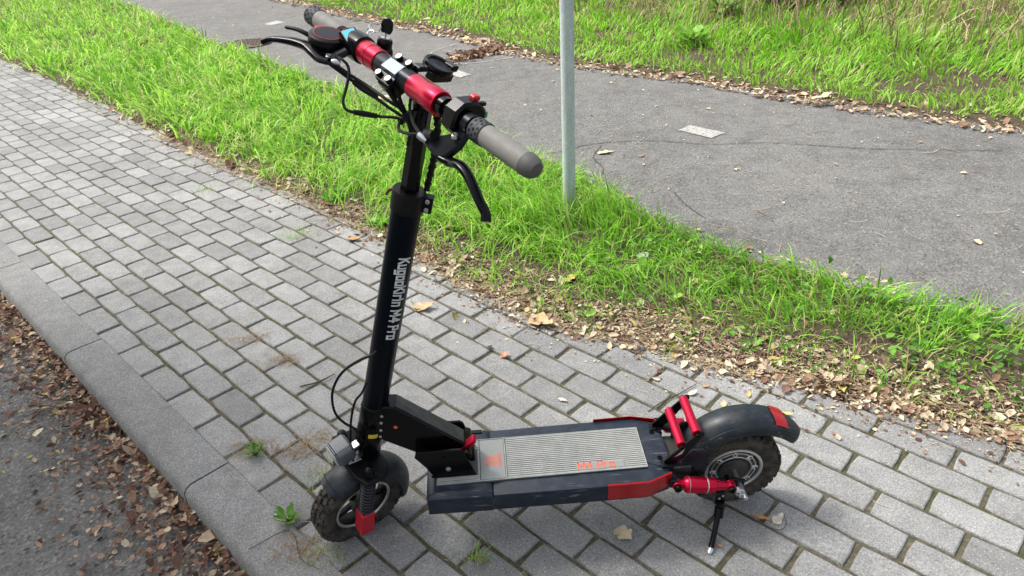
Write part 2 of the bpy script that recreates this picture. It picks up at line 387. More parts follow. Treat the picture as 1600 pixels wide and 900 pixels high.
sv3 = np.concatenate([-growing(1.0, 40, .12, 1.04)[::-1], np.arange(-.9, 3, .12), growing(3, 18, .2, 1.08)])
FARE = ROADF + DIRN*22
obj('far_bank', strip_mesh('far_bank', ROADF-DIRN*.02, FARE, sv3, np.linspace(0, 1, 60)**2, lambda X, Y, T, a, b: far_h(X, Y), M_soil), None, kind='structure')

# ------------------------------------------------------------------ paving: bed, kerb and single blocks
CELL = .1; RA = .10324; TX, TY = -.3022, 2.3801; YAW = -.78255
cy_, sy_ = math.cos(YAW), math.sin(YAW)
def uvw(u, v):  # u metres along the row, v rows towards the camera
    return TX+cy_*u+sy_*v*CELL, TY+sy_*u-cy_*v*CELL
def joint_u(i, j):
    d = -.0061*(j % 2)
    if j >= 4: d -= .048*min(max(i/11., 0), 1.3)
    elif j == 3: d += .010*min(max(i/11, 0), 1)
    elif j in (1, 2): d += .018*min(max(i/11, 0), 1.2)
    return i*RA+d
J0, J1 = -9, 9      # rows J0..J1 ; the kerb lies beyond row J1
ys = []
P0_ = uvw(-8, 10.05); 
mb = MB(); q = [uvw(-9, -10), uvw(5, -10), uvw(5, 10), uvw(-9, 10)]
nx, ny = 240, 36; vs = []; fs = []
for a in range(nx+1):
    for b in range(ny+1):
        x, y = uvw(-9+14*a/nx, -10+20*b/ny); vs.append((x, y, -.0078+.0030*random.random()))
for a in range(nx):
    for b in range(ny): k0 = a*(ny+1)+b; fs.append((k0, k0+ny+1, k0+ny+2, k0+1))
mb.add(vs, fs); pavement = obj('pavement', mb.mesh('pavement'), M_joint, kind='structure')
def block_mesh(L, W, seed):
    rr = random.Random(seed); hl, hw = L/2, W/2; n = []
    for (x0, y0), (x1, y1), m in (((-hl, -hw), (hl, -hw), 4), ((hl, -hw), (hl, hw), 2), ((hl, hw), (-hl, hw), 4), ((-hl, hw), (-hl, -hw), 2)):
        for k in range(m):
            t = k/m; cut = .0022 if k == 0 else 0
            n.append((x0+(x1-x0)*t+rr.uniform(-.0017, .0017)-math.copysign(cut, x0 if k == 0 else 0)*(k == 0), y0+(y1-y0)*t+rr.uniform(-.0017, .0017)-math.copysign(cut, y0)*(k == 0)))
    N = len(n); rings = []
    for s, z in ((.0045, .0), (.0012, -.0022), (0, -.006), (0, -.03)):
        rings += [(x-math.copysign(min(s, abs(x)), x)*(abs(abs(x)-hl) < .006), y-math.copysign(min(s, abs(y)), y)*(abs(abs(y)-hw) < .006), z) for x, y in n]
    f = [tuple(range(N))]
    for j in range(3):
        for k in range(N): k2 = (k+1) % N; f.append((j*N+k, (j+1)*N+k, (j+1)*N+k2, j*N+k2))
    m = MB(); m.add(rings, f); me = m.mesh('paving_block', True, 20); me.materials.append(M_paver); return me, rings, f
BL = [block_mesh(.1955, .0922, k) for k in range(8)]
cells = []
for j in range(J0, J1+1):
    for i in range(-84, 44):
        if (i+j+1) % 2: continue
        u0, u1 = joint_u(i, j), joint_u(i+2, j); x, y = uvw((u0+u1)/2, j+.5)
        zc = -(0-CAMH); d = Vector((x, y, -CAMH)); dep = d.dot(FWD)
        if dep < .25: continue
        px, py = 800+1089*d.dot(RGT)/dep, 450-1089*d.dot(UPV)/dep
        if not (-330 < px < 1930 and -80 < py < 1080): continue
        ww = x*DIRN[0]+y*DIRN[1]; se = x*DIRA[0]+y*DIRA[1]
        if ww > curve_w(PAVE, se)+.14: continue
        vis = -90 < px < 1690 and py < 960 and ww < curve_w(PAVE, se)+.04
        cells.append((0 if vis else 1, d.length, x, y, u1-u0))
cells.sort(); mstuff = MB(); tones = []
for n, (vis, dist, x, y, Lu) in enumerate(cells):
    me, rv, rf = BL[n % 8]; rz = YAW+random.gauss(0, .006); sc = (Lu-.0088)/.1955; z = random.gauss(0, .0009)
    x += random.gauss(0, .0009); y += random.gauss(0, .0009)
    if n < 300:
        o = bpy.data.objects.new('paving_block', me); COL.objects.link(o); o.parent = pavement
        o.location = (x, y, z); o.rotation_euler = (random.gauss(0, .0035), random.gauss(0, .003), rz+(math.pi if n % 3 == 0 else 0)); o.scale = (sc, 1, 1)
    else:
        c, s = math.cos(rz), math.sin(rz); mstuff.add([(x+c*a*sc-s*b, y+s*a*sc+c*b, h+z) for a, b, h in rv], rf); tones += [random.random()]*len(rv)
me = mstuff.mesh('paving_blocks_beyond', True, 20); a = me.attributes.new('tone', 'FLOAT', 'POINT'); a.data.foreach_set('value', tones)
obj('paving_blocks_beyond', me, M_paver, pavement, kind='stuff')
# kerb: its stones and the gutter side
kerb = MB(); nk = 0
kp = [(.0, -.12), (.0, -.002), (.003, .0015), (.112, .0015), (.128, -.004), (.138, -.018), (.142, -.12)]
kb = MB(); 
for u in (-9, 5): pass
q = [uvw(-9, 10.1), uvw(5, 10.1), uvw(5, 11.2), uvw(-9, 11.2)]; kb.add([(x, y, -.02) for x, y in q], [(0, 1, 2, 3)])
kerb_o = obj('kerb', kb.mesh('kerb', False), M_joint, kind='structure')
def kerb_mesh(L):
    m = MB(); N = 12; P = []; n = len(kp)
    for a in range(N+1):
        for (w, z) in kp:
            zz = z+(random.uniform(-.0006, .0006) if z > -.05 else 0); P.append((-L/2+L*a/N, w+(random.uniform(-.0008, .0008) if 0 < w < .14 else 0), zz))
    f = [(a*n+k, a*n+k+1, (a+1)*n+k+1, (a+1)*n+k) for a in range(N) for k in range(n-1)]+[tuple(range(n)), tuple(N*n+k for k in range(n-1, -1, -1))]
    m.add(P, f); me = m.mesh('kerb_stone', True, 40); me.materials.append(M_paver); return me
KM = kerb_mesh(.994)
for k in range(-8, 5):
    x, y = uvw(k*1.0+.72, 9.93); o = bpy.data.objects.new('kerb_stone', KM); COL.objects.link(o); o.parent = kerb_o
    o.matrix_world = Matrix.Translation((x, y, 0)) @ Matrix(((cy_, sy_, 0, 0), (sy_, -cy_, 0, 0), (0, 0, -1, 0), (0, 0, 0, 1))) @ Matrix.Scale(-1, 4, (0, 0, 1))
# street beyond the kerb, lower than the paving
mb = MB(); vs = []; fs = []; nx, ny = 120, 30
for a in range(nx+1):
    for b in range(ny+1):
        w = 11.25+.02+(b/ny)**2*45; x, y = uvw(-10+16*a/nx, w); vs.append((x, y, -.085+.012*float(fbm(np.array([x]), np.array([y]), 3, 4)[0])))
for a in range(nx):
    for b in range(ny): k0 = a*(ny+1)+b; fs.append((k0, k0+ny+1, k0+ny+2, k0+1))
mb.add(vs, fs); obj('street', mb.mesh('street'), M_asph, kind='structure')

# ------------------------------------------------------------------ road details
def sheet(name, pts, z, mat, parent=None, **k):
    m = MB(); m.add([(x, y, z) for x, y in pts], [tuple(range(len(pts)))]); return obj(name, m.mesh(name, False), mat, parent, **k)
def jag(pts, n=5, j=.006):
    out = []
    for i in range(len(pts)):
        a, b = pts[i], pts[(i+1) % len(pts)]
        for k in range(n): t = k/n; out.append((a[0]+(b[0]-a[0])*t+random.uniform(-j, j), a[1]+(b[1]-a[1])*t+random.uniform(-j, j)))
    return out
RZ = .0035
def ribbon(name, pts, w, z, mat, parent, jit=.0):
    P = catmull([(x, y, z) for x, y in pts], 12); vs = []; fs = []
    for i, p in enumerate(P):
        t = (P[min(i+1, len(P)-1)]-P[max(i-1, 0)]).normalized(); s = Vector((-t.y, t.x, 0)); j = Vector((random.uniform(-jit, jit), random.uniform(-jit, jit), 0)); ww = w*random.uniform(.4, 1.2)/2
        vs += [p+j+s*ww, p+j-s*ww]
    for i in range(len(P)-1): fs.append((2*i, 2*i+1, 2*i+3, 2*i+2))
    m = MB(); m.add(vs, fs); return obj(name, m.mesh(name, False), mat, parent)
for q in ([(1.12, 4.36), (1.22, 4.46), (1.39, 4.26), (1.28, 4.17)], [(-.49, 6.33), (-.40, 6.42), (-.26, 6.20), (-.36, 6.10)], [(-3.04, 9.62), (-2.93, 9.85), (-2.78, 9.68), (-2.92, 9.50)], [(-.75, 6.92), (-.72, 6.98), (-.52, 6.93), (-.55, 6.87)]):
    sheet('painted_marking', jag(q), RZ, M_mark, road)
M_crack = simple('crack_dirt', (.042, .040, .038), .95)
M_chalk = NT('chalk_line'); M_chalk = M_chalk.set(M_chalk.mix(M_chalk.ramp(M_chalk.noise(60, 4, .7), [(.42, 0.), (.6, 1.)]), (.19, .18, .18), (.42, .41, .39)), .9)
ribbon('crack', [(.0, 4.0), (.30, 4.06), (.55, 4.18), (.9, 4.19), (1.25, 4.06), (1.6, 4.03), (2.1, 3.85), (2.8, 3.7)], .008, RZ, M_crack, road, .006)
ribbon('crack', [(.50, 3.55), (.55, 3.75), (.52, 3.95), (.6, 4.15)], .005, RZ, M_crack, road, .006)
ribbon('crack', [(.86, 3.35), (.88, 3.2), (.93, 3.02)], .005, RZ, M_crack, road, .004)
ribbon('chalk_line', [(-.45, 7.62), (-.68, 7.25), (-.62, 6.85), (-.35, 6.65), (.0, 6.75), (.33, 6.98), (.5, 7.15)], .022, RZ, M_chalk, road, .004)
# manhole cover
mw = Matrix.Translation((-2.86, 8.25, .004))
mh = empty('manhole_cover', mw, 'round rusty iron manhole cover set in the grey road near the grass strip', 'manhole cover')
m = MB(); lathe(m, (0, 0, 0), (0, 0, 1), [(.30, -.02), (.30, .006), (.262, .006), (.262, 0)], 40); obj('frame', m, M_rust, mh)
m = MB(); lathe(m, (0, 0, 0), (0, 0, 1), [(.258, -.02), (.258, .003), (.25, .005)], 40)
for a in range(-6, 7):
    for b in range(-6, 7):
        if math.hypot(a, b)*.036 < .235: m.add([(a*.036+sx*.011, b*.036+sy*.011, .0088) for sx, sy in ((-1, -1), (1, -1), (1, 1), (-1, 1))]+[(a*.036+sx*.014, b*.036+sy*.014, .004) for sx, sy in ((-1, -1), (1, -1), (1, 1), (-1, 1))], [(0, 1, 2, 3), (0, 4, 5, 1), (1, 5, 6, 2), (2, 6, 7, 3), (3, 7, 4, 0)])
obj('lid', m, M_rust, mh)
# post
PB = (.297, 3.10)
post = empty('sign_post', Matrix.Translation((PB[0], PB[1], 0)) @ Matrix.Rotation(R(-.5), 4, 'Y'), 'tall round galvanised grey metal post standing in the grass strip beside the road', 'post')
m = MB(); lathe(m, (0, 0, -.3), (0, 0, 1), [(.0300, 0), (.0300, 3.1)], 32); obj('tube', m, M_galv, post)
m = MB(); lathe(m, (0, 0, 2.8), (0, 0, 1), [(.0315, 0), (.0315, .012), (.02, .02), (0, .022)], 24); obj('cap', m, M_black, post)

# ------------------------------------------------------------------ vegetation, all as real blades and leaves
def frustum_keep(x, y, marg=380):
    dep = y*FWD.y+(-CAMH)*FWD.z; px = 800+1089*(x*RGT.x+y*RGT.y-CAMH*RGT.z)/np.maximum(dep, .05); py = 450-1089*(x*UPV.x+y*UPV.y-CAMH*UPV.z)/np.maximum(dep, .05)
    return (dep > .3) & (px > -marg) & (px < 1600+marg) & (py < 1150) & (py > -260)
def blades(name, x, y, z, h, w, lean, az, tone, mat, parent=None, **k):
    n = len(x); T = np.array([0, .34, .68, 1.]); Wd = np.array([.8, 1., .7, 0.])
    dx, dy = np.cos(az), np.sin(az); sx, sy = -dy, dx
    V_ = np.zeros((n, 7, 3)); Kk = 0; cur = 0
    tw = RNG.uniform(-1.2, 1.2, n); cs, sn = np.cos(tw), np.sin(tw); wx, wy = sx*cs+dx*sn, sy*cs+dy*sn
    for a, t in enumerate(T):
        th = lean*(.25+.75*t)*1.0; 
        hx = h*t*np.sin(lean*t*.9+.08); hz = h*t*np.cos(np.minimum(lean*t*.9, 1.75)); px = x+dx*hx; py = y+dy*hx; pz = z+hz
        if a < 3:
            V_[:, 2*a] = np.stack([px+wx*w*Wd[a]/2, py+wy*w*Wd[a]/2, pz], -1); V_[:, 2*a+1] = np.stack([px-wx*w*Wd[a]/2, py-wy*w*Wd[a]/2, pz], -1)
        else: V_[:, 6] = np.stack([px, py, pz], -1)
    base = (np.arange(n)*7)[:, None]
    F_ = np.concatenate([base+np.array([[0, 1, 3, 2]]), base+np.array([[2, 3, 5, 4]]), base+np.array([[4, 5, 6]])], 1).reshape(-1)
    lt = np.tile([4, 4, 3], n)
    me = npmesh(name, V_.reshape(-1, 3), F_, lt, mat, np.repeat(tone, 7), True)
    return obj(name, me, None, parent, **k)
def sample_strip(lo, hi, n, s0, s1, bias=0):
    s = RNG.uniform(s0, s1, n); w0 = curve_w(lo, s); w1 = curve_w(hi, s)
    wmax = np.max(w1-w0); w = w0+RNG.uniform(0, 1, n)*wmax; ok = w < w1; return s[ok], w[ok], w0[ok], w1[ok]
def lod(x, y, d0, p): d = np.sqrt(x*x+y*y+CAMH**2); k = np.clip(d0/d, 0, 1); return k**p, d
# near strip -------------------------------------------------
s, w, w0, w1 = sample_strip(PAVE-DIRN*.02, ROADN-DIRN*.02, 760000, -24, 4.2)
x, y = sw2xy(s, w); keep, d = lod(x, y, 2.6, 1.75); cov = RNG.uniform(0, 1, len(x)) < keep; ok = cov & frustum_keep(x, y)
x, y, s, w, w0, w1, d = (q_[ok] for q_ in (x, y, s, w, w0, w1, d))
a = w-w0; b = w1-w
band = np.interp(s, [-30, -4.5, -3.2, -2.4, -1.9, -1.4, -.9, -.4, 2.5], [.05, .07, .11, .18, .25, .20, .20, .24, .3])      # bare leafy margin beside the paving
patch = fbm(x, y, 5.5, 21)
dens = np.clip((a-band*(.55+.9*fbm(x, y, 3.1, 31)))/.14, 0, 1)*np.clip(b/.05, .25, 1)
dens = dens*np.clip((patch-.26)/.16, .12, 1)+.26*(a > .03)*(fbm(x, y, 9, 33) > .44)
lush = np.interp(s, [-30, -2.8, -2.2, -1.6, -1.1, -.6, 2], [1, 1, .85, .66, .48, .42, .42])*(.6+.8*fbm(x, y, 2.4, 41))
tuft = np.exp(-(((x-PB[0]+.17)/.16)**2+((y-PB[1]+.10)/.14)**2))+1.1*np.exp(-(((x-PB[0]-.17)/.14)**2+((y-PB[1]+.16)/.13)**2))
dens = np.clip(dens*(.30+.80*lush)+tuft*.8, 0, 1)
ok = RNG.uniform(0, 1, len(x)) < dens
x, y, s, w, a, b, d, lush, tuft, patch = (q_[ok] for q_ in (x, y, s, w, a, b, d, lush, tuft, patch)); n = len(x); print('near blades', n)
h = (.050+.115*lush+.08*tuft)*RNG.uniform(.45, 1.45, n)*(.7+.6*patch); wd = (.0030+.0026*RNG.random(n))*np.clip(d/2.6, 1, 3.2)
flow = fbm(x, y, 3.3, 51)*9+RNG.normal(0, .9, n)
lean = np.clip(RNG.normal(1.15, .5, n)-.75*tuft, .05, 2.1)
tone = np.clip(.12+.85*RNG.beta(1.8, 1.8, n)*(.65+.6*lush)+.25*(fbm(x, y, 4, 61)-.5), 0, .88); dry = RNG.random(n) < .045+.10*(lush < .45); tone[dry] = RNG.uniform(.92, 1, dry.sum())
blades('verge_grass', x, y, near_h(x, y)-.006, h, wd, lean, flow, tone, M_grass, label='lush bright green grass growing on the strip between paving and road', cat='grass', kind='stuff')
# far bank ---------------------------------------------------
s, w, w0, w1 = sample_strip(ROADF+DIRN*.02, ROADF+DIRN*9, 1500000, -34, 14)
x, y = sw2xy(s, w); keep, d = lod(x, y, 5.0, 1.9); ok = (RNG.uniform(0, 1, len(x)) < keep*.5) & frustum_keep(x, y, 250)
x, y, s, w, w0, d = (q_[ok] for q_ in (x, y, s, w, w0, d)); a = w-w0
pt = fbm(x, y, 1.6, 71); mar = .03+.12*fbm(x, y, 2.2, 72)
bare = np.clip((s-1.2)/2.0, 0, 1)*np.clip((fbm(x, y, 1.3, 79)-.40)/.12, 0, 1)
dens = np.clip((a-mar)/.12, .02, 1)*np.clip((pt-.2)/.2, .3, 1)*(1-.5*bare)
ok = RNG.uniform(0, 1, len(x)) < dens; x, y, s, w, a, d, pt, bare = (q_[ok] for q_ in (x, y, s, w, a, d, pt, bare)); n = len(x); print('far blades', n)
h = (.06+.10*np.clip(a/1.6, 0, 1)*pt*1.6)*RNG.uniform(.5, 1.4, n)*(1-.4*bare); wd = (.0065+.004*RNG.random(n))*np.clip(d/5, 1, 2.6)
tone = np.clip(.32+.62*RNG.beta(2.2, 2.2, n)+.35*(fbm(x, y, 1.1, 81)-.5), 0, .88); dry = RNG.random(n) < .07+.35*bare+.22*np.clip((a-1.6)/1.5, 0, 1)*(fbm(x, y, .9, 82) > .5); tone[dry] = RNG.uniform(.9, 1, dry.sum())
h[dry] *= 1.25
blades('bank_grass', x, y, far_h(x, y)-.01, h, wd, np.clip(RNG.normal(.75, .4, n), .05, 1.8), fbm(x, y, 2.1, 91)*9+RNG.normal(0, .9, n), tone, M_grass, label='tall green grass with dry stalks on the bank beyond the road', cat='grass', kind='stuff')

# leaf litter --------------------------------------------------
def litter(name, x, y, z, size, tone, tilt, label, parent=None):
    n = len(x); L = size; Wd = size*RNG.uniform(.35, .75, n); az = RNG.uniform(0, 6.283, n); cu = RNG.uniform(.1, .6, n)*L*.5
    # 8 verts: tip, 3 pairs, stalk
    loc = np.zeros((n, 8, 3)); us = np.array([-.5, -.2, .15, .5]); 
    tp = [(-.5, 0, 0), (-.22, .5, 1), (.18, .42, 1), (.5, 0, 0), (.18, -.42, 1), (-.22, -.5, 1), (-.1, 0, -.25), (.2, 0, -.2)]
    for k, (u, v, c) in enumerate(tp):
        jx = RNG.uniform(-.1, .1, n)*(k not in (6, 7)); loc[:, k, 0] = (u+jx)*L; loc[:, k, 1] = v*Wd*(1+jx*2); loc[:, k, 2] = c*cu*RNG.uniform(.2, 1., n)
    tx, ty = RNG.normal(0, 1, n)*tilt, RNG.normal(0, 1, n)*tilt
    X, Y, Z = loc[..., 0], loc[..., 1], loc[..., 2]
    c_, s_ = np.cos(tx)[:, None], np.sin(tx)[:, None]; Y, Z = Y*c_-Z*s_, Y*s_+Z*c_
    c_, s_ = np.cos(ty)[:, None], np.sin(ty)[:, None]; X, Z = X*c_+Z*s_, -X*s_+Z*c_
    c_, s_ = np.cos(az)[:, None], np.sin(az)[:, None]; X, Y = X*c_-Y*s_, X*s_+Y*c_
    Z = Z-Z.min(1, keepdims=True)*.8
    V_ = np.stack([X+x[:, None], Y+y[:, None], Z+z[:, None]], -1); base = (np.arange(n)*8)[:, None]
    F_ = np.concatenate([base+np.array([[0, 1, 6]]), base+np.array([[1, 2, 7, 6]]), base+np.array([[2, 3, 7]]), base+np.array([[3, 4, 7]]), base+np.array([[4, 5, 6, 7]]), base+np.array([[5, 0, 6]])], 1).reshape(-1)
    me = npmesh(name, V_.reshape(-1, 3), F_, np.tile([3, 4, 3, 3, 4, 3], n), M_litter, np.repeat(tone, 8), False)
    return obj(name, me, None, parent, label=label, cat='leaf litter', kind='stuff')
def keepf(ar, ok): return [q_[ok] for q_ in ar]
s = RNG.uniform(-14, 4.2, 90000); t = RNG.gamma(1.5, .072, 90000)
w = curve_w(PAVE, s)-.05+t+RNG.normal(0, .025, len(s)); x, y = sw2xy(s, w); kp_, d = lod(x, y, 2.4, 1.6)
cl = np.interp(s, [-14, -3.2, -2.0, -.8, 4], [.10, .16, .42, .8, 1.0])
ok = (RNG.random(len(x)) < kp_*cl*(.35+1.1*fbm(x, y, 5, 101))*.55) & frustum_keep(x, y); x, y, d = keepf((x, y, d), ok); n = len(x); print('litter', n)
litter('strip_leaf_litter', x, y, np.maximum(near_h(x, y), .001)+RNG.uniform(0, .008, n), np.clip(RNG.gamma(2.1, .0068, n), .004, .040)*np.clip(d/2.6, 1, 1.8), RNG.random(n)**.5, .38, 'brown and cream fallen leaves lying thick between the paving and the grass')
# bits of broken litter and needles over the paving edge
s = RNG.uniform(-6, 4.2, 60000); w = curve_w(PAVE, s)+RNG.normal(.06, .10, len(s)); x, y = sw2xy(s, w)
ok = (RNG.random(len(x)) < .55*np.interp(s, [-6, -2, 0], [.3, .6, 1])) & frustum_keep(x, y); x, y = x[ok], y[ok]; n = len(x)
litter('leaf_crumbs', x, y, np.maximum(near_h(x, y), .0015)+.001, RNG.gamma(3, .0028, n), RNG.random(n), .15, 'fine crumbs of broken brown leaf along the grassy edge of the paving')
for nm_, nn_, lo_, hi_, sz_, lb_ in (('ground_clover', 5200, -8, 4.2, .0040, 'clover and small broad leaves mixed low into the strip grass'),):
    s = RNG.uniform(lo_, hi_, nn_*3); w = curve_w(PAVE, s)+.06+RNG.random(nn_*3)*(curve_w(ROADN, s)-curve_w(PAVE, s)-.06); x, y = sw2xy(s, w)
    ok = (RNG.random(nn_*3) < np.clip((fbm(x, y, 4.2, 131)-.42)/.12, 0, 1)*.6) & frustum_keep(x, y); x, y = x[ok], y[ok]; n = len(x)
    o_ = litter(nm_, x, y, near_h(x, y)+RNG.uniform(.01, .06, n), RNG.gamma(5, sz_, n), RNG.random(n), .5, lb_); o_['category'] = 'ground plants'; o_.data.materials[0] = M_weed
# along both road edges
for nm, line, sg, cnt, lb, wid in (('road_edge_litter', ROADF, 1, 80000, 'tan leaf litter gathered along the far edge of the road', .13), ('grass_edge_litter', ROADN, -1, 9000, 'thin scatter of tan leaves along the near edge of the road', .05)):
    s = RNG.uniform(-26, 8, cnt); w = curve_w(line, s)+sg*(RNG.gamma(2.2, wid/2, cnt)-wid*.85); x, y = sw2xy(s, w); kp_, d = lod(x, y, 4, 1.4)
    ok = (RNG.random(len(x)) < kp_*.36*(.15+fbm(x, y, 3, 111))) & frustum_keep(x, y, 200); x, y, d = keepf((x, y, d), ok); n = len(x)
    z = np.maximum(far_h(x, y) if sg > 0 else near_h(x, y), .006)+RNG.uniform(0, .01, n)
    litter(nm, x, y, z, RNG.gamma(4, .0066, n)*np.clip(d/5, .75, 1.7), np.clip(RNG.normal(.68, .2, n), 0, .97), .25, lb)
# the swept-up patch on the road
n = 1500; x = RNG.normal(-.20, .13, n); y = 7.06+RNG.normal(0, .09, n)+(x+.20)*.75
litter('leaf_patch', x, y, np.full(n, .003)+RNG.uniform(0, .016, n), RNG.gamma(4, .0085, n), np.clip(RNG.normal(.33, .2, n), 0, .95), .3, 'patch of reddish brown leaves lying on the road inside a chalk ring')
# sparse bits on the road, and thick litter under the kerb
n = 900; s = RNG.uniform(-16, 5, n); w = curve_w(ROADN, s)+RNG.random(n)*(curve_w(ROADF, s)-curve_w(ROADN, s)); x, y = sw2xy(s, w)
litter('road_leaf_specks', x, y, np.full(n, .003), RNG.gamma(3, .005, n), np.clip(RNG.normal(.75, .15, n), 0, .97), .15, 'pale specks of leaf scattered thinly over the grey road')
n = 12000; u = RNG.uniform(-5.5, 3, n); v = 11.25+RNG.gamma(1.1, .8, n); x = TX+cy_*u+sy_*v*CELL; y = TY+sy_*u-cy_*v*CELL
litter('gutter_leaf_litter', x, y, -.082+RNG.uniform(0, .03, n), RNG.gamma(4, .0045, n), np.clip(RNG.normal(.40, .27, n), 0, 1), .35, 'dark and tan dead leaves heaped in the gutter below the kerb')
# thin straws and needles: paving joints, road, litter margin
def straws(name, x, y, z, L, r, label, tone=None, az=None):
    n = len(x); az = RNG.uniform(0, 6.283, n) if az is None else az; k = RNG.normal(0, .15, n); c, s_ = np.cos(az), np.sin(az); V_ = np.zeros((n, 8, 3))
    for a, t in enumerate((-.5, -.15, .2, .5)):
        off = k*L*(t*t)*2; px = x+c*L*t-s_*off; py = y+s_*L*t+c*off; pz = z+.002+RNG.random(n)*.003+(t > .4)*RNG.random(n)*L*.12
        V_[:, 2*a] = np.stack([px-s_*r, py+c*r, pz], -1); V_[:, 2*a+1] = np.stack([px+s_*r, py-c*r, pz], -1)
    base = (np.arange(n)*8)[:, None]; F_ = np.concatenate([base+np.array([[2*a, 2*a+1, 2*a+3, 2*a+2]]) for a in range(3)], 1).reshape(-1)
    me = npmesh(name, V_.reshape(-1, 3), F_, np.full(3*n, 4), M_straw, np.repeat(RNG.random(n) if tone is None else tone, 8), False)
    return obj(name, me, None, None, label=label, cat='plant debris', kind='stuff')
n = 420; s = RNG.uniform(-4, 3, n); w = curve_w(PAVE, s)-RNG.gamma(1.3, .35, n); x, y = sw2xy(s, w)
jv = np.round(RNG.uniform(-3, 10, 420)); ju = RNG.uniform(-3.5, 1.8, 420); jx = TX+cy_*ju+sy_*(jv+RNG.normal(0, .05, 420))*CELL; jy = TY+sy_*ju-cy_*(jv+RNG.normal(0, .05, 420))*CELL
x = np.concatenate([x, jx]); y = np.concatenate([y, jy]); az = np.concatenate([RNG.uniform(0, 6.28, n), YAW+RNG.normal(0, .35, 420)])
straws('dry_needles', x, y, np.zeros(len(x)), RNG.uniform(.008, .05, len(x)), RNG.uniform(.0004, .0009, len(x)), 'dry needles and straws lying in the paving joints', az=az)
n = 9000; s = RNG.uniform(-5, 4, n); w = curve_w(PAVE, s)+RNG.gamma(1.6, .10, n)-.06; x, y = sw2xy(s, w); ok = frustum_keep(x, y); x, y = x[ok], y[ok]
straws('strip_straw', x, y, np.maximum(near_h(x, y), 0)+.004, RNG.uniform(.015, .07, len(x)), RNG.uniform(.0006, .0014, len(x)), 'pale dry stalks tangled through the bare edge of the grass strip')
n = 500; s = RNG.uniform(-6, 4, n); w = curve_w(ROADN, s)+RNG.random(n)**1.4*2.6; x, y = sw2xy(s, w)
straws('road_straw', x, y, np.full(n, .002), RNG.uniform(.02, .12, n), RNG.uniform(.001, .0018, n), 'thin pale stalks scattered across the grey road')
cx = np.concatenate([RNG.normal(a, .035, 70) for a in (-.98, -.82, -.80, -.60, -.56, -.66)]); cyy = np.concatenate([RNG.normal(a, .022, 70) for a in (2.17, 2.02, 1.57, 1.60, 1.20, 1.55)])
straws('dry_weed_wisps', cx, cyy, np.zeros(len(cx)), RNG.uniform(.012, .06, len(cx)), RNG.uniform(.0004, .001, len(cx)), 'wisps of withered reddish grass on the paving near the kerb', tone=RNG.random(len(cx))*.6)
#@@PLANTS
# ------------------------------------------------------------------ single plants
def leaf_mesh(name, L, W, lobes=0, curl=.25, mat=None, fold=.12, tone=None, seed=0, teeth=0):
    rr = random.Random(seed); n = 12; m = MB(); top = []; bot = []; mid = []
    for k in range(n+1):
        t = k/n; wv = math.sin(math.pi*t**.8)**.8*W/2 if 0 < t < 1 else 0.0005
        if lobes: wv *= .55+.55*abs(math.sin(math.pi*lobes*t))
        if teeth: wv *= 1-.12*(k % 2)
        z = curl*L*(t-.25)**2; jx = rr.uniform(-.02, .02)*L
        mid.append((t*L, 0, z)); top.append((t*L+jx, wv*rr.uniform(.85, 1.1), z+fold*wv*2+rr.uniform(-.03, .05)*L*(curl > .15))); bot.append((t*L-jx, -wv*rr.uniform(.85, 1.1), z+fold*wv*2+rr.uniform(-.03, .05)*L*(curl > .15)))
    vs = mid+top+bot; N = n+1; fs = []
    for k in range(n): fs += [(k, k+1, N+k+1, N+k), (2*N+k, 2*N+k+1, k+1, k)]
    m.add(vs, fs); me = m.mesh(name, True, 60)
    if mat: me.materials.append(mat)
    if tone is not None:
        a = me.attributes.new('tone', 'FLOAT', 'POINT'); a.data.foreach_set('value', [tone+rr.uniform(-.05, .05) for _ in vs])
    return me
WL = [leaf_mesh('leaf', 1, .42, 0, .35, M_weed, .1, .35+.16*k, k) for k in range(4)]
BLF = [leaf_mesh('leaf', 1, .95, 2.5, .2, M_weed, .06, .35+.17*k, k+9) for k in range(4)]
M_weedb = m_leafy('bright_weed_leaves', [(0., (.14, .34, .03)), (.5, (.24, .48, .06)), (1., (.36, .60, .12))], .45, .45)
for me_ in BLF: me_.materials[0] = M_weedb
def weed(x, y, z, n, L, label, group=None, kinds=WL, h=.03, up=(.15, .9), name='weed', cat='plant'):
    t = empty(name, Matrix.Translation((x, y, z)), label, cat, group); m = MB()
    for k in range(n):
        a = k*2.4+random.uniform(-.3, .3); el = random.uniform(*up); r0 = random.uniform(.0, h); top = Vector((math.cos(a)*r0*(.8 if h < .1 else .95), math.sin(a)*r0*(.8 if h < .1 else .95), random.uniform(.25, 1)*h))
        tube(m, [(0, 0, -.005), top*.55+Vector((0, 0, h*.1)), top], [h*.03+.0005]*3, 5)
        o = bpy.data.objects.new('leaf', random.choice(kinds)); COL.objects.link(o); o.parent = t; s_ = L*random.uniform(.65, 1.15)
        o.matrix_local = Matrix.Translation(top) @ Matrix.Rotation(a, 4, 'Z') @ Matrix.Rotation(-el, 4, 'Y') @ Matrix.Rotation(random.uniform(-.4, .4), 4, 'X') @ Matrix.Scale(s_, 4)
    obj('stem', m, M_stem, t); return t
weed(-.775, 1.545, 0, 17, .026, 'small leafy green weed growing from the joint beside the kerb, left of the front wheel', h=.022)
weed(-.612, 1.285, 0, 20, .034, 'bright green leafy weed by the kerb just in front of the front wheel', h=.022)
weed(.80, 1.93, .004, 10, .045, 'dark green rosette weed in the leaf litter above the rear wheel', h=.012, up=(.05, .5))
weed(-.92, 3.46, .01, 12, .08, 'flat broad-leaved weed at the edge of the litter, left of the steering stem', h=.02, up=(.02, .35))
weed(-.63, 3.12, .01, 10, .075, 'broad-leaved weed on the litter close behind the steering stem', h=.02, up=(.02, .35))
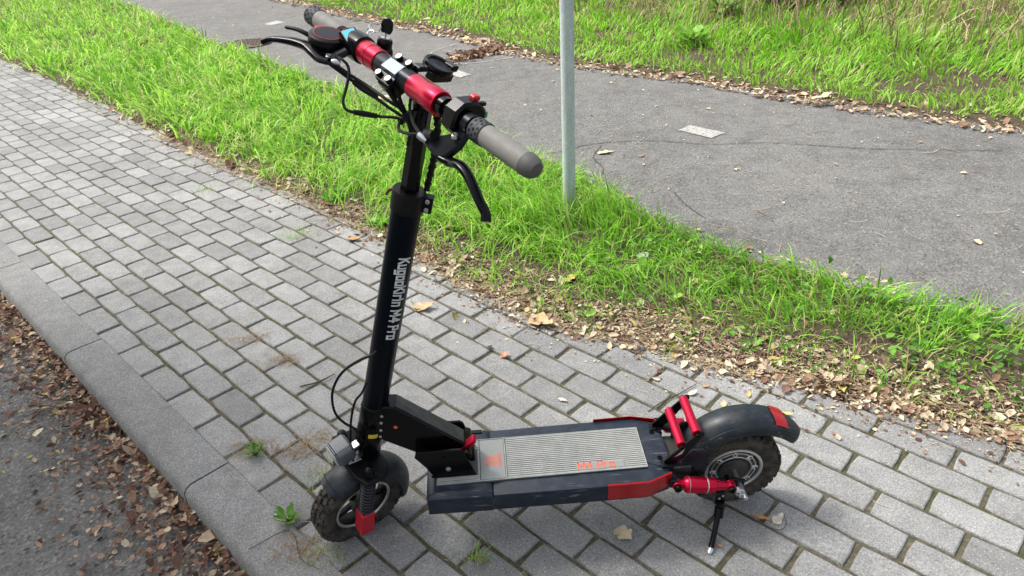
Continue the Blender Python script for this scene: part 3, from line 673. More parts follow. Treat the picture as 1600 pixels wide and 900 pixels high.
weed(-1.55, 4.65, .03, 12, .075, 'small dark broad-leaved weed within the lush grass at the left', h=.05, up=(.1, .7))
weed(2.38, 7.75, float(far_h(np.array([2.38]), np.array([7.75]))[0]), 30, .10, 'bright green lobed bank weed standing farther from the road, upper of the pair', kinds=BLF, h=.20, up=(.1, .9))
weed(1.76, 6.70, float(far_h(np.array([1.76]), np.array([6.70]))[0]), 28, .10, 'bright green lobed weed lower on the bank near the road edge', kinds=BLF, h=.13, up=(.1, .9))
def tuft_o(x, y, n, h, label, dry=.4, spread=.014):
    m = n; X = x+RNG.normal(0, spread, m); Y = y+RNG.normal(0, spread*.7, m); tn = RNG.uniform(.2, .8, m); dd = RNG.random(m) < dry; tn[dd] = RNG.uniform(.9, 1, dd.sum())
    return blades('grass_tuft', X, Y, np.full(m, -.004), h*RNG.uniform(.4, 1.2, m), RNG.uniform(.0012, .0022, m), np.clip(RNG.normal(.7, .35, m), .05, 1.6), RNG.uniform(0, 6.28, m), tn, M_grass, label=label, cat='grass tuft')
tuft_o(-.115, 1.137, 60, .05, 'tuft of pale dry grass in the joint below the front end of the deck', .6)
tuft_o(-.03, 1.068, 34, .03, 'low green grass sprouting from a joint at the bottom edge of the photo', .3)
tuft_o(-.545, 1.445, 60, .05, 'dry grass tuft on the paving just left of the front tyre', .55, .03)
tuft_o(-.50, 1.17, 50, .035, 'withered grass tuft beside the kerb under the front wheel', .6, .03)
tuft_o(-1.02, 3.05, 60, .05, 'green grass tuft growing alone in the paving at the left', .3, .05)
tuft_o(-1.70, 3.72, 50, .05, 'small grass tuft on the paving at the far left', .3, .05)
# bushes on the bank, behind
def bush(x, y, rad, hh, n, label, Lf, grp='bushes along the top of the bank'):
    z0 = float(far_h(np.array([x]), np.array([y]))[0]); t = empty('bush', Matrix.Translation((x, y, z0)), label, 'bush', grp)
    u = RNG.normal(0, 1, (n, 3)); u /= np.linalg.norm(u, axis=1)[:, None]; r = RNG.random(n)**.45; lump = .7+.6*vnoise(u[:, 0]*2+u[:, 2], u[:, 1]*2+u[:, 2]*1.7, 1.3, int(abs(x*7))+1)
    P = u*r[:, None]*lump[:, None]*np.array([rad, rad, hh*.55])+np.array([0, 0, hh*.5]); P[:, 2] = np.abs(P[:, 2])+.02
    a = RNG.normal(0, 1, (n, 3)); a /= np.linalg.norm(a, axis=1)[:, None]; b_ = np.cross(a, RNG.normal(0, 1, (n, 3))); b_ /= np.linalg.norm(b_, axis=1)[:, None]
    L = Lf*RNG.uniform(.6, 1.3, n)[:, None]; W = L*.34
    V_ = np.stack([P-a*L*.5, P-a*L*.1+b_*W, P+a*L*.3+b_*W*.8, P+a*L*.6, P+a*L*.3-b_*W*.8, P-a*L*.1-b_*W], 1)
    base = (np.arange(n)*6)[:, None]; F_ = (base+np.arange(6)[None]).reshape(-1)
    me = npmesh('crown', V_.reshape(-1, 3), F_, np.full(n, 6), M_bush, np.repeat(np.clip(RNG.beta(2, 2, n)+.25*(lump-1), 0, 1), 6)); obj('crown', me, None, t)
    m = MB()
    for k in range(7):
        an = k*.9; q = Vector((math.cos(an)*rad*.6, math.sin(an)*rad*.6, hh*random.uniform(.6, .85))); tube(m, [(0, 0, -.05), q*.45+Vector((0, 0, .1)), q], [.018, .011, .004], 6)
    obj('stem', m, M_wood, t)
BS = [(3.55, 8.35, .55, .75, 1500, 'dark leafy bush at the right end of the bank', .085), (4.5, 9.0, .9, 1.5, 2600, 'tall bush behind the dark leafy one on the right of the bank', .10),
      (2.75, 9.75, .75, 1.1, 2300, 'dark green bush on the bank above the pair of lobed weeds', .10), (1.55, 10.4, .8, 1.0, 2300, 'low dense bush at the top of the frame right of the post', .10),
      (.3, 12.0, .9, 1.3, 2200, 'bush on the crest of the bank straight behind the post', .11), (-1.5, 14.2, 1.2, 1.6, 2400, 'rounded bush far behind the handlebar on the crest', .13),
      (-4.0, 17.5, 1.5, 2.2, 2400, 'large bush at the far left end of the bank', .16), (6.4, 7.6, 1.0, 1.7, 2400, 'bush nearest the right edge, high on the bank', .12), (6.2, 10.6, 1.4, 2.4, 2600, 'largest bush behind the right end of the bank', .14), (3.3, 12.2, 1.4, 2.2, 2600, 'second row bush behind the low dense ones', .14),
      (3.05, 8.05, .32, .42, 420, 'small leafy shrub low on the bank at the top right', .085), (2.55, 9.15, .45, .40, 600, 'low dark green shrub at the top edge above the upper lobed weed', .085), (1.95, 9.7, .45, .38, 600, 'low dark green shrub at the top edge left of the lobed weeds', .085)]
for b_ in BS: bush(*b_)

# unseen tree added left of the frame: its crown shades the near paving
def tree(x, y, hh, rad, n, label):
    t = empty('added_shade_tree', Matrix.Translation((x, y, -.085)), label, 'tree'); m = MB(); limbs = []
    tube(m, [(0, 0, -.2), (.05, .02, hh*.25), (0, .08, hh*.5), (.1, .1, hh*.8)], [.17, .13, .11, .04], 14, 3)
    for k in range(9):
        an = k*2.4; q = Vector((math.cos(an)*rad*.75, math.sin(an)*rad*.75, hh*(.72+.03*k))); tube(m, [(0, .05, hh*(.36+.04*k)), q*.5+Vector((0, 0, hh*.32)), q], [.06, .04, .012], 8, 3)
    obj('trunk', m, M_wood, t)
    u = RNG.normal(0, 1, (n, 3)); u /= np.linalg.norm(u, axis=1)[:, None]; lump = .75+.5*vnoise(u[:, 0]*2+u[:, 2], u[:, 1]*2+u[:, 2]*1.7, 1.6, 5); r = RNG.random(n)**.4*lump
    P = u*r[:, None]*np.array([rad, rad, hh*.36])+np.array([0, 0, hh*.82]); a = RNG.normal(0, 1, (n, 3)); a /= np.linalg.norm(a, axis=1)[:, None]; b_ = np.cross(a, RNG.normal(0, 1, (n, 3))); b_ /= np.linalg.norm(b_, axis=1)[:, None]
    L = .20*RNG.uniform(.6, 1.3, n)[:, None]; W = L*.36; V_ = np.stack([P-a*L*.5, P-a*L*.1+b_*W, P+a*L*.3+b_*W*.8, P+a*L*.6, P+a*L*.3-b_*W*.8, P-a*L*.1-b_*W], 1)
    me = npmesh('crown', V_.reshape(-1, 3), ((np.arange(n)*6)[:, None]+np.arange(6)[None]).reshape(-1), np.full(n, 6), M_bush, np.repeat(RNG.beta(2, 2, n), 6)); obj('crown', me, None, t)
tree(-4.35, 1.45, 5.0, 1.9, 11000, 'broad leafy tree added out of view on the left to shade the foreground')

# tall dry stalks on the upper bank
n = 2600; s = RNG.uniform(-6, 6, n); w = curve_w(ROADF, s)+RNG.uniform(1.5, 3.6, n); x, y = sw2xy(s, w)
blades('dry_stalks', x, y, far_h(x, y), RNG.uniform(.25, .7, n), RNG.uniform(.006, .011, n), np.clip(RNG.normal(.8, .5, n), 0, 1.8), RNG.uniform(0, 6.28, n), RNG.random(n), M_straw, label='tall tangled straw coloured stalks on the upper bank', cat='dry grass', kind='stuff')

# ------------------------------------------------------------------ single fallen leaves and small things on the ground
LM = {k: leafmat('leaf_'+k, a, b) for k, a, b in (('tan', (.52, .33, .16), (.66, .46, .26)), ('cream', (.58, .46, .27), (.70, .60, .42)), ('yellow', (.60, .45, .10), (.68, .55, .25)), ('orange', (.50, .22, .07), (.60, .33, .14)), ('red', (.42, .17, .09), (.62, .36, .24)), ('olive', (.22, .20, .07), (.45, .40, .17)), ('pale', (.55, .50, .38), (.75, .72, .62)), ('greygreen', (.35, .40, .30), (.52, .56, .46)))}
def leaf(x, y, z, L, W, az, mat, label, lobes=2, curl=.5, tilt=(0, 0), seed=0, group=None, stalk=True):
    me = leaf_mesh('fallen_leaf', L, W, lobes, curl, LM[mat], .2, None, seed); o = obj('fallen_leaf', me, None, label=label, cat='leaf', group=group)
    o.matrix_world = Matrix.Translation((x, y, z)) @ Matrix.Rotation(az, 4, 'Z') @ Matrix.Rotation(tilt[0], 4, 'X') @ Matrix.Rotation(tilt[1], 4, 'Y') @ Matrix.Translation((-L/2, 0, 0)); return o
#@@LEAVES
leaf(.100, 2.165, .004, .115, .085, -.75, 'tan', 'largest tan curled leaf at the paving edge below the post', 1.5, .4, seed=1)
leaf(-.345, 2.315, .003, .085, .05, .2, 'tan', 'tan leaf with two lobes on the paving right of the steering stem', 2.5, .5, seed=2)
leaf(-.375, 2.33, .003, .05, .04, 2.6, 'cream', 'pale curled leaf touching the lobed tan leaf right of the stem', 1, .7, seed=22)
leaf(-.225, 2.245, .004, .035, .028, 1.1, 'olive', 'small dark olive leaf standing on the paving right of the two tan ones', 1, .9, (.7, .3), seed=3)
leaf(-.037, 1.975, .003, .038, .024, .3, 'red', 'small pinkish red curled leaf in the middle of the paving', 1, .8, seed=4)
leaf(-.85, 5.0, .13, .12, .09, .4, 'cream', 'cream leaf resting on top of the lush grass left of the stem', 2, .3, seed=5)
leaf(.245, 1.185, .003, .055, .045, -1.0, 'cream', 'pale split leaf lying by the red reflector of the deck', 2.5, .4, seed=6)
leaf(.635, 1.205, .004, .034, .026, .6, 'pale', 'whitish curled leaf near the right edge beside the rear tyre', 1.5, .9, seed=7)
leaf(.600, 1.215, .003, .045, .012, -.7, 'orange', 'narrow rusty brown leaf next to the whitish one by the rear tyre', 0, .6, seed=8)
leaf(.14, 1.72, .003, .035, .014, -.6, 'pale', 'narrow white leaf on the paving just behind the deck', 0, .3, seed=9)
leaf(.56, 2.60, .03, .06, .05, .5, 'greygreen', 'grey green round leaf lying on the grass right of the post', 0, .3, seed=10)
leaf(.47, 1.14, .003, .022, .006, -.9, 'orange', 'tiny brown sliver of leaf right of the kickstand', 0, .3, seed=11)
leaf(-.95, 3.78, .03, .09, .07, .3, 'cream', 'broad cream leaf on the litter at the left, tilted upright', 1.5, .4, (.6, .2), seed=12)
leaf(-.73, 2.97, .004, .075, .035, -.2, 'orange', 'flat orange tan leaf on the paving left of the stem', 2, .3, seed=13)
leaf(-.365, 2.72, .004, .07, .022, .35, 'orange', 'long reddish orange leaf on the paving edge right of the stem', 0, .4, seed=14)
leaf(.24, 2.46, .02, .09, .04, .7, 'yellow', 'long yellow leaf with pointed lobes in the litter below the post', 2.5, .4, seed=15)
leaf(.06, 2.78, .02, .08, .035, .8, 'tan', 'narrow tan leaf in thin grass left below the post', 0, .4, seed=16)
leaf(.74, 2.38, .02, .08, .035, -.5, 'tan', 'tan leaf across the litter on the right side of the strip', 1, .4, seed=17)
leaf(.63, 2.12, .012, .045, .034, .1, 'orange', 'rounded orange leaf in the litter above the foot rest', 0, .4, seed=18)
leaf(.86, 1.86, .008, .075, .03, .0, 'yellow', 'yellow cream leaf at the paving edge above the rear mudguard', 1.5, .3, seed=19)
leaf(.54, 1.93, .004, .04, .018, 1.2, 'yellow', 'yellow leaf standing at the paving edge above the red foot rest bars', 0, .7, seed=20)
leaf(2.19, 4.75, .05, .16, .07, .2, 'cream', 'large pale leaf on the far road edge at the right', 2, .4, seed=21)
leaf(.60, 4.00, .004, .11, .05, .3, 'cream', 'tan leaf bits on the grey road right of the post', 2.5, .05, seed=23)
leaf(-.28, 2.62, .004, .045, .03, .5, 'cream', 'small cream triangular leaf at the paving edge left of the cigarette end', 0, .3, seed=24)
pts = [(.40, 1.98), (.45, 1.80), (.55, 1.72), (.63, 1.66), (.50, 1.66), (.33, 2.00), (.72, 1.70), (.80, 1.60), (.69, 1.55), (.58, 1.84), (.30, 2.12), (-.52, 2.66), (.76, 1.80)]
for k, (x, y) in enumerate(pts): leaf(x, y, .003, random.uniform(.022, .038), random.uniform(.012, .02), random.uniform(0, 6.28), random.choice(['yellow', 'cream', 'cream', 'pale']), 'small pale yellow leaf fallen on the paving just outside the litter edge', 0, .5, seed=40+k, group='small pale leaves on the paving')
# cigarette end
ce = empty('cigarette_end', Matrix.Translation((-.105, 2.405, .0045)) @ Matrix.Rotation(.35, 4, 'Z'), 'white cigarette end lying on the paving beside the leaf litter', 'cigarette end')
m = MB(); cyl(m, (-.018, 0, 0), (.010, 0, 0), .0038, 10, .0005); obj('paper', m, simple('paper', (.75, .74, .7), .8), ce)
m = MB(); cyl(m, (.010, 0, 0), (.022, 0, 0), .0039, 10, .0005); obj('filter', m, simple('filter', (.65, .6, .5), .8), ce)
def twig(name, pts, r, label):
    m = MB(); tube(m, pts, r, 6, 4); return obj(name, m, M_wood, label=label, cat='twig')
twig('twig', [(.395, 1.645, .004), (.45, 1.685, .008), (.50, 1.715, .005), (.575, 1.765, .006)], [.0015, .0022, .002, .0012], 'thin dark twig on the paving above the foot rest')
twig('twig', [(-.72, 1.86, .004), (-.66, 1.875, .008), (-.615, 1.92, .005)], [.002, .003, .0015], 'short knobbly brown twig on the paving left of the stem')
twig('twig', [(-.69, 1.20, .006), (-.60, 1.25, .010), (-.55, 1.16, .012), (-.50, 1.13, .006)], [.001, .0013, .0012, .0008], 'thin pale bent stalk on the kerb under the front wheel')
twig('twig', [(.60, 1.19, .004), (.63, 1.175, .006), (.65, 1.19, .010), (.655, 1.22, .008)], [.0009, .001, .0009, .0006], 'fine curved stalk looping round the whitish leaf near the rear tyre')
#@@SCOOTER
# ------------------------------------------------------------------ the scooter
# frame: X forward, Y to the rider's left, Z up, origin under the rear wheel; the whole thing leans 5 degrees on its stand
SF = Vector((-.999019, -.044286, 0)); SL = Vector((.044118, -.995217, -.087156)); SU = Vector((.003860, -.087070, .996195)); SO = Vector((.53, 1.305, 0))
MW = Matrix(((SF.x, SL.x, SU.x, SO.x), (SF.y, SL.y, SU.y, SO.y), (SF.z, SL.z, SU.z, SO.z), (0, 0, 0, 1)))
EX = Vector((.780715, .587785, .212116)); EY = Vector((-.567222, .809017, -.154110)); EZ = Vector((-.262189, 0, .965016)); SP = Vector((.884, 0, .308))
def S(x, y, z): return SP+EX*x+EY*y+EZ*z
def SS(pts): return [S(*p) for p in pts]
X_, Y_, Z_ = Vector((1, 0, 0)), Vector((0, 1, 0)), Vector((0, 0, 1))
sc_ = empty('electric_scooter', MW, 'black and red electric kick scooter parked on its stand on grey paving', 'scooter')
def part(name, m, mat, parent=None, label=None): return obj(name, m, mat, parent or sc_, label)

# ---- stroke lettering
GL = {'K': (4, [[(0, 0), (0, 6)], [(3.6, 6), (.4, 3)], [(.9, 3.4), (3.8, 0)]]), 'u': (3.6, [[(0, 4), (0, 0), (3, 0)], [(3, 4), (3, 0)]]),
      'g': (3.6, [[(3, .2), (0, .2), (0, 4), (3, 4), (3, -1.6), (0, -1.6)]]), 'o': (3.6, [[(0, 0), (0, 4), (3, 4), (3, 0), (0, 0)]]),
      'i': (1., [[(0, 0), (0, 4)], [(0, 5.2), (0, 6)]]), 'r': (2.8, [[(0, 0), (0, 4), (2.4, 4)]]), 'n': (3.6, [[(0, 0), (0, 4), (3, 4), (3, 0)]]),
      'M': (5.4, [[(0, 0), (0, 6), (2.4, 2.2), (4.8, 6), (4.8, 0)]]), '4': (4.2, [[(3, 0), (3, 6), (0, 2), (4, 2)]]), 'P': (4, [[(0, 0), (0, 6), (3.4, 6), (3.4, 2.8), (.6, 2.8)]]),
      'U': (4, [[(0, 6), (0, 0), (3.4, 0), (3.4, 6)]]), 'G': (4, [[(3.4, 6), (0, 6), (0, 0), (3.4, 0), (3.4, 3), (2, 3)]]), 'O': (4, [[(0, 0), (0, 6), (3.4, 6), (3.4, 0), (0, 0)]]),
      'I': (1, [[(0, 0), (0, 6)]]), 'R': (4, [[(0, 0), (0, 6), (3.4, 6), (3.4, 3), (.4, 3)], [(1.4, 3), (3.6, 0)]]), 'N': (4, [[(0, 0), (0, 6), (3.4, 0), (3.4, 6)]]), ' ': (1.5, [])}
def text_mb(txt, place, sc, w=.85, gap=1.35, close_sub=.8):
    m = MB(); u = 0
    for ch in txt:
        adv, st = GL[ch]
        for pl in st:
            P = [Vector(p) for p in pl]
            for i in range(len(P)-1):
                a, b = P[i], P[i+1]; d = (b-a).normalized(); s = Vector((-d.y, d.x))*w/2; a2, b2 = a-d*w/2, b+d*w/2; L = (b2-a2).length; k = max(1, int(L/1.5))
                for q in range(k):
                    p, r = a2.lerp(b2, q/k), a2.lerp(b2, (q+1)/k); m.add([place((u+c.x)*sc, c.y*sc) for c in (p+s, p-s, r-s, r+s)], [(0, 1, 2, 3)])
        u += adv+gap
    return m, u*sc
def bolt(parent, p, d, r, h=.003, mat=None, name='bolt', hexs=True):
    m = MB(); d = Vector(d).normalized(); lathe(m, p, d, [(r, 0), (r, h*.7), (r*.8, h), (r*.5, h), (r*.42, h*.35), (0, h*.35)], 14); return part(name, m, mat or M_gloss, parent)

# ---- deck
def inset(P, ch):
    out = []; n = len(P); P = [Vector(p) for p in P]
    if sum(P[i].x*P[(i+1) % n].y-P[(i+1) % n].x*P[i].y for i in range(n)) < 0: ch = -ch
    for i in range(n):
        p, q, s = P[i-1], P[i], P[(i+1) % n]; d1 = (q-p).normalized(); d2 = (s-q).normalized(); n1 = Vector((-d1.y, d1.x)); n2 = Vector((-d2.y, d2.x)); mm = n1+n2; mm = mm/max(.5, mm.dot(n1)); out.append(q+mm*ch)
    return out
def stack(outl, levels):
    m = MB(); n = len(outl); vs = []; fs = []
    for ch, z in levels: vs += [(q.x, q.y, z) for q in inset(outl, ch)]
    for j in range(len(levels)-1):
        for k in range(n): k2 = (k+1) % n; fs.append((j*n+k, j*n+k2, (j+1)*n+k2, (j+1)*n+k))
    fs += [tuple(range(n-1, -1, -1)), tuple((len(levels)-1)*n+k for k in range(n))]; m.add(vs, fs); return m
OUT = [(.604, .1025), (.40, .1045), (.240, .105), (.184, .086), (.174, .040), (.174, -.040), (.184, -.086), (.240, -.105), (.40, -.1045), (.604, -.1025)]
deck = part('deck_body', stack(OUT, [(.006, .1475), (.001, .150), (0, .153), (0, .1975), (.002, .2005), (.030, .2055), (.036, .206)]), M_navy)
FR = [(.757, .1005), (.7585, .090), (.7585, -.090), (.757, -.1005), (.6045, -.1035), (.6045, .1035)]
part('deck_front_cover', stack(FR, [(.005, .1465), (.001, .149), (0, .152), (0, .1985), (.002, .2015), (.014, .2065), (.02, .207)]), M_navy, deck)
m = MB(); box(m, (.668, -.095, .2065), X_, Y_, Z_, .045, .006, .003, .001); part('charging_port_flap', m, M_black, deck)
# mat: base, smooth logo panel and raised ribs
m = MB(); prism(m, [(.735, .066), (.235, .0625), (.235, -.0625), (.735, -.066)], (0, 0, 0), X_, Y_, Z_, .2035, .2092, .001); mat_o = part('deck_mat', m, M_matdk)
m = MB()
for k in range(21):
    y = -.0600+k*.0060; prism(m, [(.566, y+.0021), (.236, y+.0021), (.236, y-.0021), (.566, y-.0021)], (0, 0, 0), X_, Y_, Z_, .2088, .2112, .0005)
    if not (-.031 < y < .046): prism(m, [(.734, y+.0021), (.632, y+.0021), (.632, y-.0021), (.734, y-.0021)], (0, 0, 0), X_, Y_, Z_, .2088, .2112, .0005)
for y in (-.0628, .0628): prism(m, [(.735, y*1.03+.001), (.234, y+.001), (.234, y-.001), (.735, y*1.03-.001)], (0, 0, 0), X_, Y_, Z_, .2088, .2116, .0004)
for x in (.2345, .569): box(m, (x, 0, .2100), X_, Y_, Z_, .0012, .0635, .0016, .0004)
part('mat_ribs', m, M_mat, mat_o)
m = MB(); box(m, (.6005, 0, .2096), X_, Y_, Z_, .0295, .0615, .0020, .0008); M_matp = simple('smooth_mat_rubber', (.22, .235, .225), .6, 0, .5, (.34, .33, .3), 60); panel = part('logo_panel', m, M_matp, mat_o)
m = MB(); box(m, (.687, .0475, .2094), X_, Y_, Z_, .043, .0035, .0016, .0005); box(m, (.634, .006, .2094), X_, Y_, Z_, .0025, .038, .0016, .0005); part('mat_border', m, M_mat, mat_o)
m = MB(); prism(m, rrect(.058, .0105, .004), (.345, .0485, .2112), X_, Y_, Z_, -.001, .0012, .0006); patch = part('name_patch', m, M_matp, mat_o)
tm, L = text_mb('M4 Pro', lambda u, v: (.397-u*1.0, .0555-v, .2126), .0030, 1.2, 1.5); part('deck_lettering', tm, M_orange, patch)
tm, L = text_mb('KUGOOKIRIN', lambda u, v: (.5795+v, .031-u, .2119), .00100, 1.0, 1.5); part('panel_lettering', tm, M_orange, panel)
EM = [[(0, 0), (0, 3.2), (1.6, 5), (1.6, 8)], [(1.4, 0), (1.4, 3)], [(2.8, 0), (2.8, 3.4), (4, 4.4)], [(3.4, 8), (2.6, 6.2), (4.4, 5.2), (6.2, 7.6)], [(4.4, 3), (6.4, 3), (6.4, 0)], [(4.6, 0), (4.6, 1.8)], [(.2, 6.4), (0, 8.4), (1.6, 9.4)], [(6.6, 9.2), (5, 8), (6.2, 6)], [(7.8, 0), (7.8, 4.6), (6.6, 5.4)], [(2.4, 9.8), (5.2, 9.8)], [(7.6, 6), (8.4, 7.6)]]
GL['*'] = (9, EM); tm, L = text_mb('*', lambda u, v: (.5895+v, .021-u*1.15, .2119), .0029, .85); part('emblem', tm, M_orange, panel)
for y, sg in ((1, 1), (-1, -1)):
    P = [(.336, .1052), (.240, .1062), (.182, .0868)]; m = MB(); vs = []
    for x, yy in P:
        for o_, z in ((-.002, .208), (.0018, .2060), (.0024, .1990), (.0022, .158 if x > .2 else .166), (-.002, .156 if x > .2 else .164)): vs.append((x, sg*(yy+o_), z+(.004 if x < .2 else 0)))
    fs = [(a*5+k, a*5+k+1, a*5+5+k+1, a*5+5+k) for a in range(2) for k in range(4)]+[(0, 1, 2, 3, 4), (14, 13, 12, 11, 10)]; m.add(vs, fs); part('side_reflector', m, M_refl, deck)
m = MB(); prism(m, [(.232, .050), (.200, .062), (.176, .034), (.176, -.034), (.200, -.062), (.232, -.050)], (0, 0, 0), X_, Y_, Z_, .2050, .2075, .001); rp = part('rear_deck_plate', m, M_navy, deck)
for p in ((.199, -.046, .2075), (.199, .038, .2075)): bolt(rp, p, Z_, .0062, .004)
# ---- neck arm and its bracket, latch
arm = MB(); prism(arm, [(.862, .405), (.838, .432), (.806, .428), (.662, .296), (.640, .268), (.640, .232), (.715, .232), (.775, .276), (.862, .338)], (0, 0, 0), X_, Z_, Y_, -.0235, .0235, .0035); arm_o = part('neck_arm', arm, M_gloss)
m = MB(); prism(m, [(.805, .4290), (.665, .3005), (.663, .298), (.803, .4265)], (0, 0, 0), X_, Z_, Y_, -.0195, .0195, .0006); part('arm_top_strip', m, simple('dusty_black', (.02, .021, .022), .5, 0, .6, (.14, .13, .12), 45), arm_o)
for p in ((.838, .0235, .405), (.842, .0235, .385), (.846, .0235, .362), (.850, .0235, .342)): bolt(arm_o, p, Y_, .0038, .002, M_steel)
m = MB(); lathe(m, (.812, .0235, .368), Y_, [(.0045, 0), (.0045, .0006), (0, .0006)], 14); part('orange_dot', m, M_orange, arm_o)
for sg in (1, -1):
    m = MB(); prism(m, [(.778, .287), (.773, .305), (.672, .303), (.664, .296), (.640, .2125), (.738, .2125), (.756, .252)], (0, sg*.0445, 0), X_, Z_, Y_, -.0035, .0035, .0014); br = part('hinge_bracket', m, M_gloss)
    for (x, z, r, mt) in ((.704, .243, .0062, M_steel), (.711, .281, .0045, M_gloss), (.741, .222, .0050, M_gloss), (.702, .224, .0050, M_gloss)): bolt(br, (x, sg*.048, z), Y_*sg, r, .003, mt)
m = MB(); cyl(m, (.765, -.041, .292), (.765, .041, .292), .011, 18); part('hinge_pin', m, M_gloss)
m = MB(); cyl(m, (.658, -.041, .272), (.658, .041, .272), .012, 18); part('latch_pin', m, M_gloss)
m = MB(); prism(m, [(.668, .268), (.640, .290), (.634, .302), (.640, .308), (.672, .282)], (0, .012, 0), X_, Z_, Y_, -.007, .014, .002); part('folding_latch', m, M_redal)

# ---- wheels
def wheel(o, ax, ref, R_=.121, motor=False):
    o, ax, ref = Vector(o), Vector(ax).normalized(), Vector(ref).normalized(); ref = (ref-ax*ref.dot(ax)).normalized(); up = ax.cross(ref)
    t = MB(); lathe(t, o, ax, [(.0735, -.020), (.081, -.027), (.098, -.0305), (.109, -.029), (.1145, -.022), (.1165, 0), (.1145, .022), (.109, .029), (.098, .0305), (.081, .027), (.0735, .020)], 60, True, ref)
    N = 34
    for k in range(N):
        for (h, off, L, Wd, rr, tl) in ((-.0215, 0, .0070, .0052, .1160, -.55), (.0215, .5, .0070, .0052, .1160, .55), (-.0085, .5, .0080, .0056, .1182, -.1), (.0085, 0, .0080, .0056, .1182, .1)):
            a = 2*math.pi*(k+off)/N; rd = ref*math.cos(a)+up*math.sin(a); tg = -ref*math.sin(a)+up*math.cos(a); nd = (rd*math.cos(tl)+ax*math.sin(tl)); sd_ = (ax*math.cos(tl)-rd*math.sin(tl))
            sk = (tg+sd_*(.25 if k % 2 else -.25)).normalized(); s2 = nd.cross(sk)
            box(t, o+rd*rr+ax*h, sk, s2, nd, L, Wd, .0034, .0008)
    w = part('rear_wheel' if motor else 'front_wheel', t, M_tyre); return w, o, ax, ref, up
fw, o, ax, rf, up = wheel(S(0, 0, -.21), EY, EX)
for sg in (1, -1):
    m = MB(); lathe(m, o, ax, [(.068, sg*.019), (.068, sg*.0215), (.0705, sg*.0235), (.0745, sg*.0225), (.0745, sg*.018)], 48, True, rf); part('rim_edge', m, M_alu, fw)
m = MB(); lathe(m, o, ax, [(.0735, -.019), (.068, -.019), (.065, -.006), (.065, .006), (.068, .019), (.0735, .019)], 48, True, rf); rim = part('rim', m, M_black, fw)
for k in range(5):
    a = k*2*math.pi/5+.5; rd = rf*math.cos(a)+up*math.sin(a); tg = ax.cross(rd); m = MB(); prism(m, [(.018, -.008), (.066, -.0055), (.066, .0055), (.018, .008)], o, rd, tg, ax, -.006, .006, .0015); part('spoke', m, M_black, rim)
m = MB(); lathe(m, o, ax, [(.012, -.030), (.022, -.022), (.024, 0), (.030, .014), (.030, .022), (.012, .030)], 30, False, rf); part('hub', m, M_hubdk, fw)
m = MB(); cyl(m, o-ax*.068, o+ax*.068, .0055, 14); part('axle', m, M_steel, fw)
for sg in (1, -1): bolt(fw, o+ax*sg*.066, ax*sg, .008, .006, M_gloss, 'axle_nut')
RC = Vector((0, 0, .121)); rw, o, ax, rf, up = wheel(RC, Y_, X_, motor=True)
for sg in (1, -1):
    m = MB(); lathe(m, o, ax, [(.0655, sg*.018), (.0655, sg*.0225), (.068, sg*.0245), (.0735, sg*.0235), (.0745, sg*.018)], 60, True); part('rim_edge', m, M_alu, rw)
m = MB(); lathe(m, o, ax, [(.0735, -.018), (.066, -.018), (.060, -.013), (.060, .013), (.066, .018), (.0735, .018)], 48, True); part('rim', m, M_hubdk, rw)
m = MB(); lathe(m, o, ax, [(.020, -.031), (.050, -.027), (.059, -.022), (.0605, -.016), (.0605, .010), (.056, .014), (.030, .018), (0, .019)], 48); mo = part('motor_hub', m, M_hubdk, rw)
m = MB(); lathe(m, o, ax, [(.0455, .0150), (.0455, .0200), (.0470, .0215), (.0545, .0200), (.0560, .0180), (.0560, .0120)], 60, True); part('motor_ring', m, M_hubdk, mo)
m = MB(); lathe(m, o, ax, [(.0548, .0175), (.0548, .0205), (.0562, .0212), (.0578, .0205), (.0578, .0140)], 60, True); lathe(m, o, ax, [(.0440, .0160), (.0440, .0222), (.0452, .0232), (.0468, .0222), (.0468, .0150)], 60, True); part('hub_ring', m, M_alu, mo)
for k in range(8):
    a = R(4)+k*math.pi/4; rd = rf*math.cos(a)+up*math.sin(a); tg = ax.cross(rd); m = MB(); prism(m, [(.0455, -.0062), (.0555, -.0062), (.0615, -.003), (.0615, .003), (.0555, .0062), (.0455, .0062)], o+ax*.017, rd, tg, ax, 0, .0065, .0012)
    lg = part('hub_lug', m, M_alu, mo); m = MB(); lathe(m, o+ax*.0238+rd*.0560, ax, [(.0024, -.0004), (.0024, .0003), (.0008, .0003), (0, -.0002)], 10); part('screw', m, M_gloss, lg)
m = MB(); lathe(m, o, ax, [(.036, .0185), (.036, .0225), (.034, .0235), (.012, .0245)], 40); part('brake_disc', m, M_hubdk, mo)
m = MB(); cyl(m, (0, -.112, .121), (0, .112, .121), .006, 14); part('axle', m, M_steel, rw)
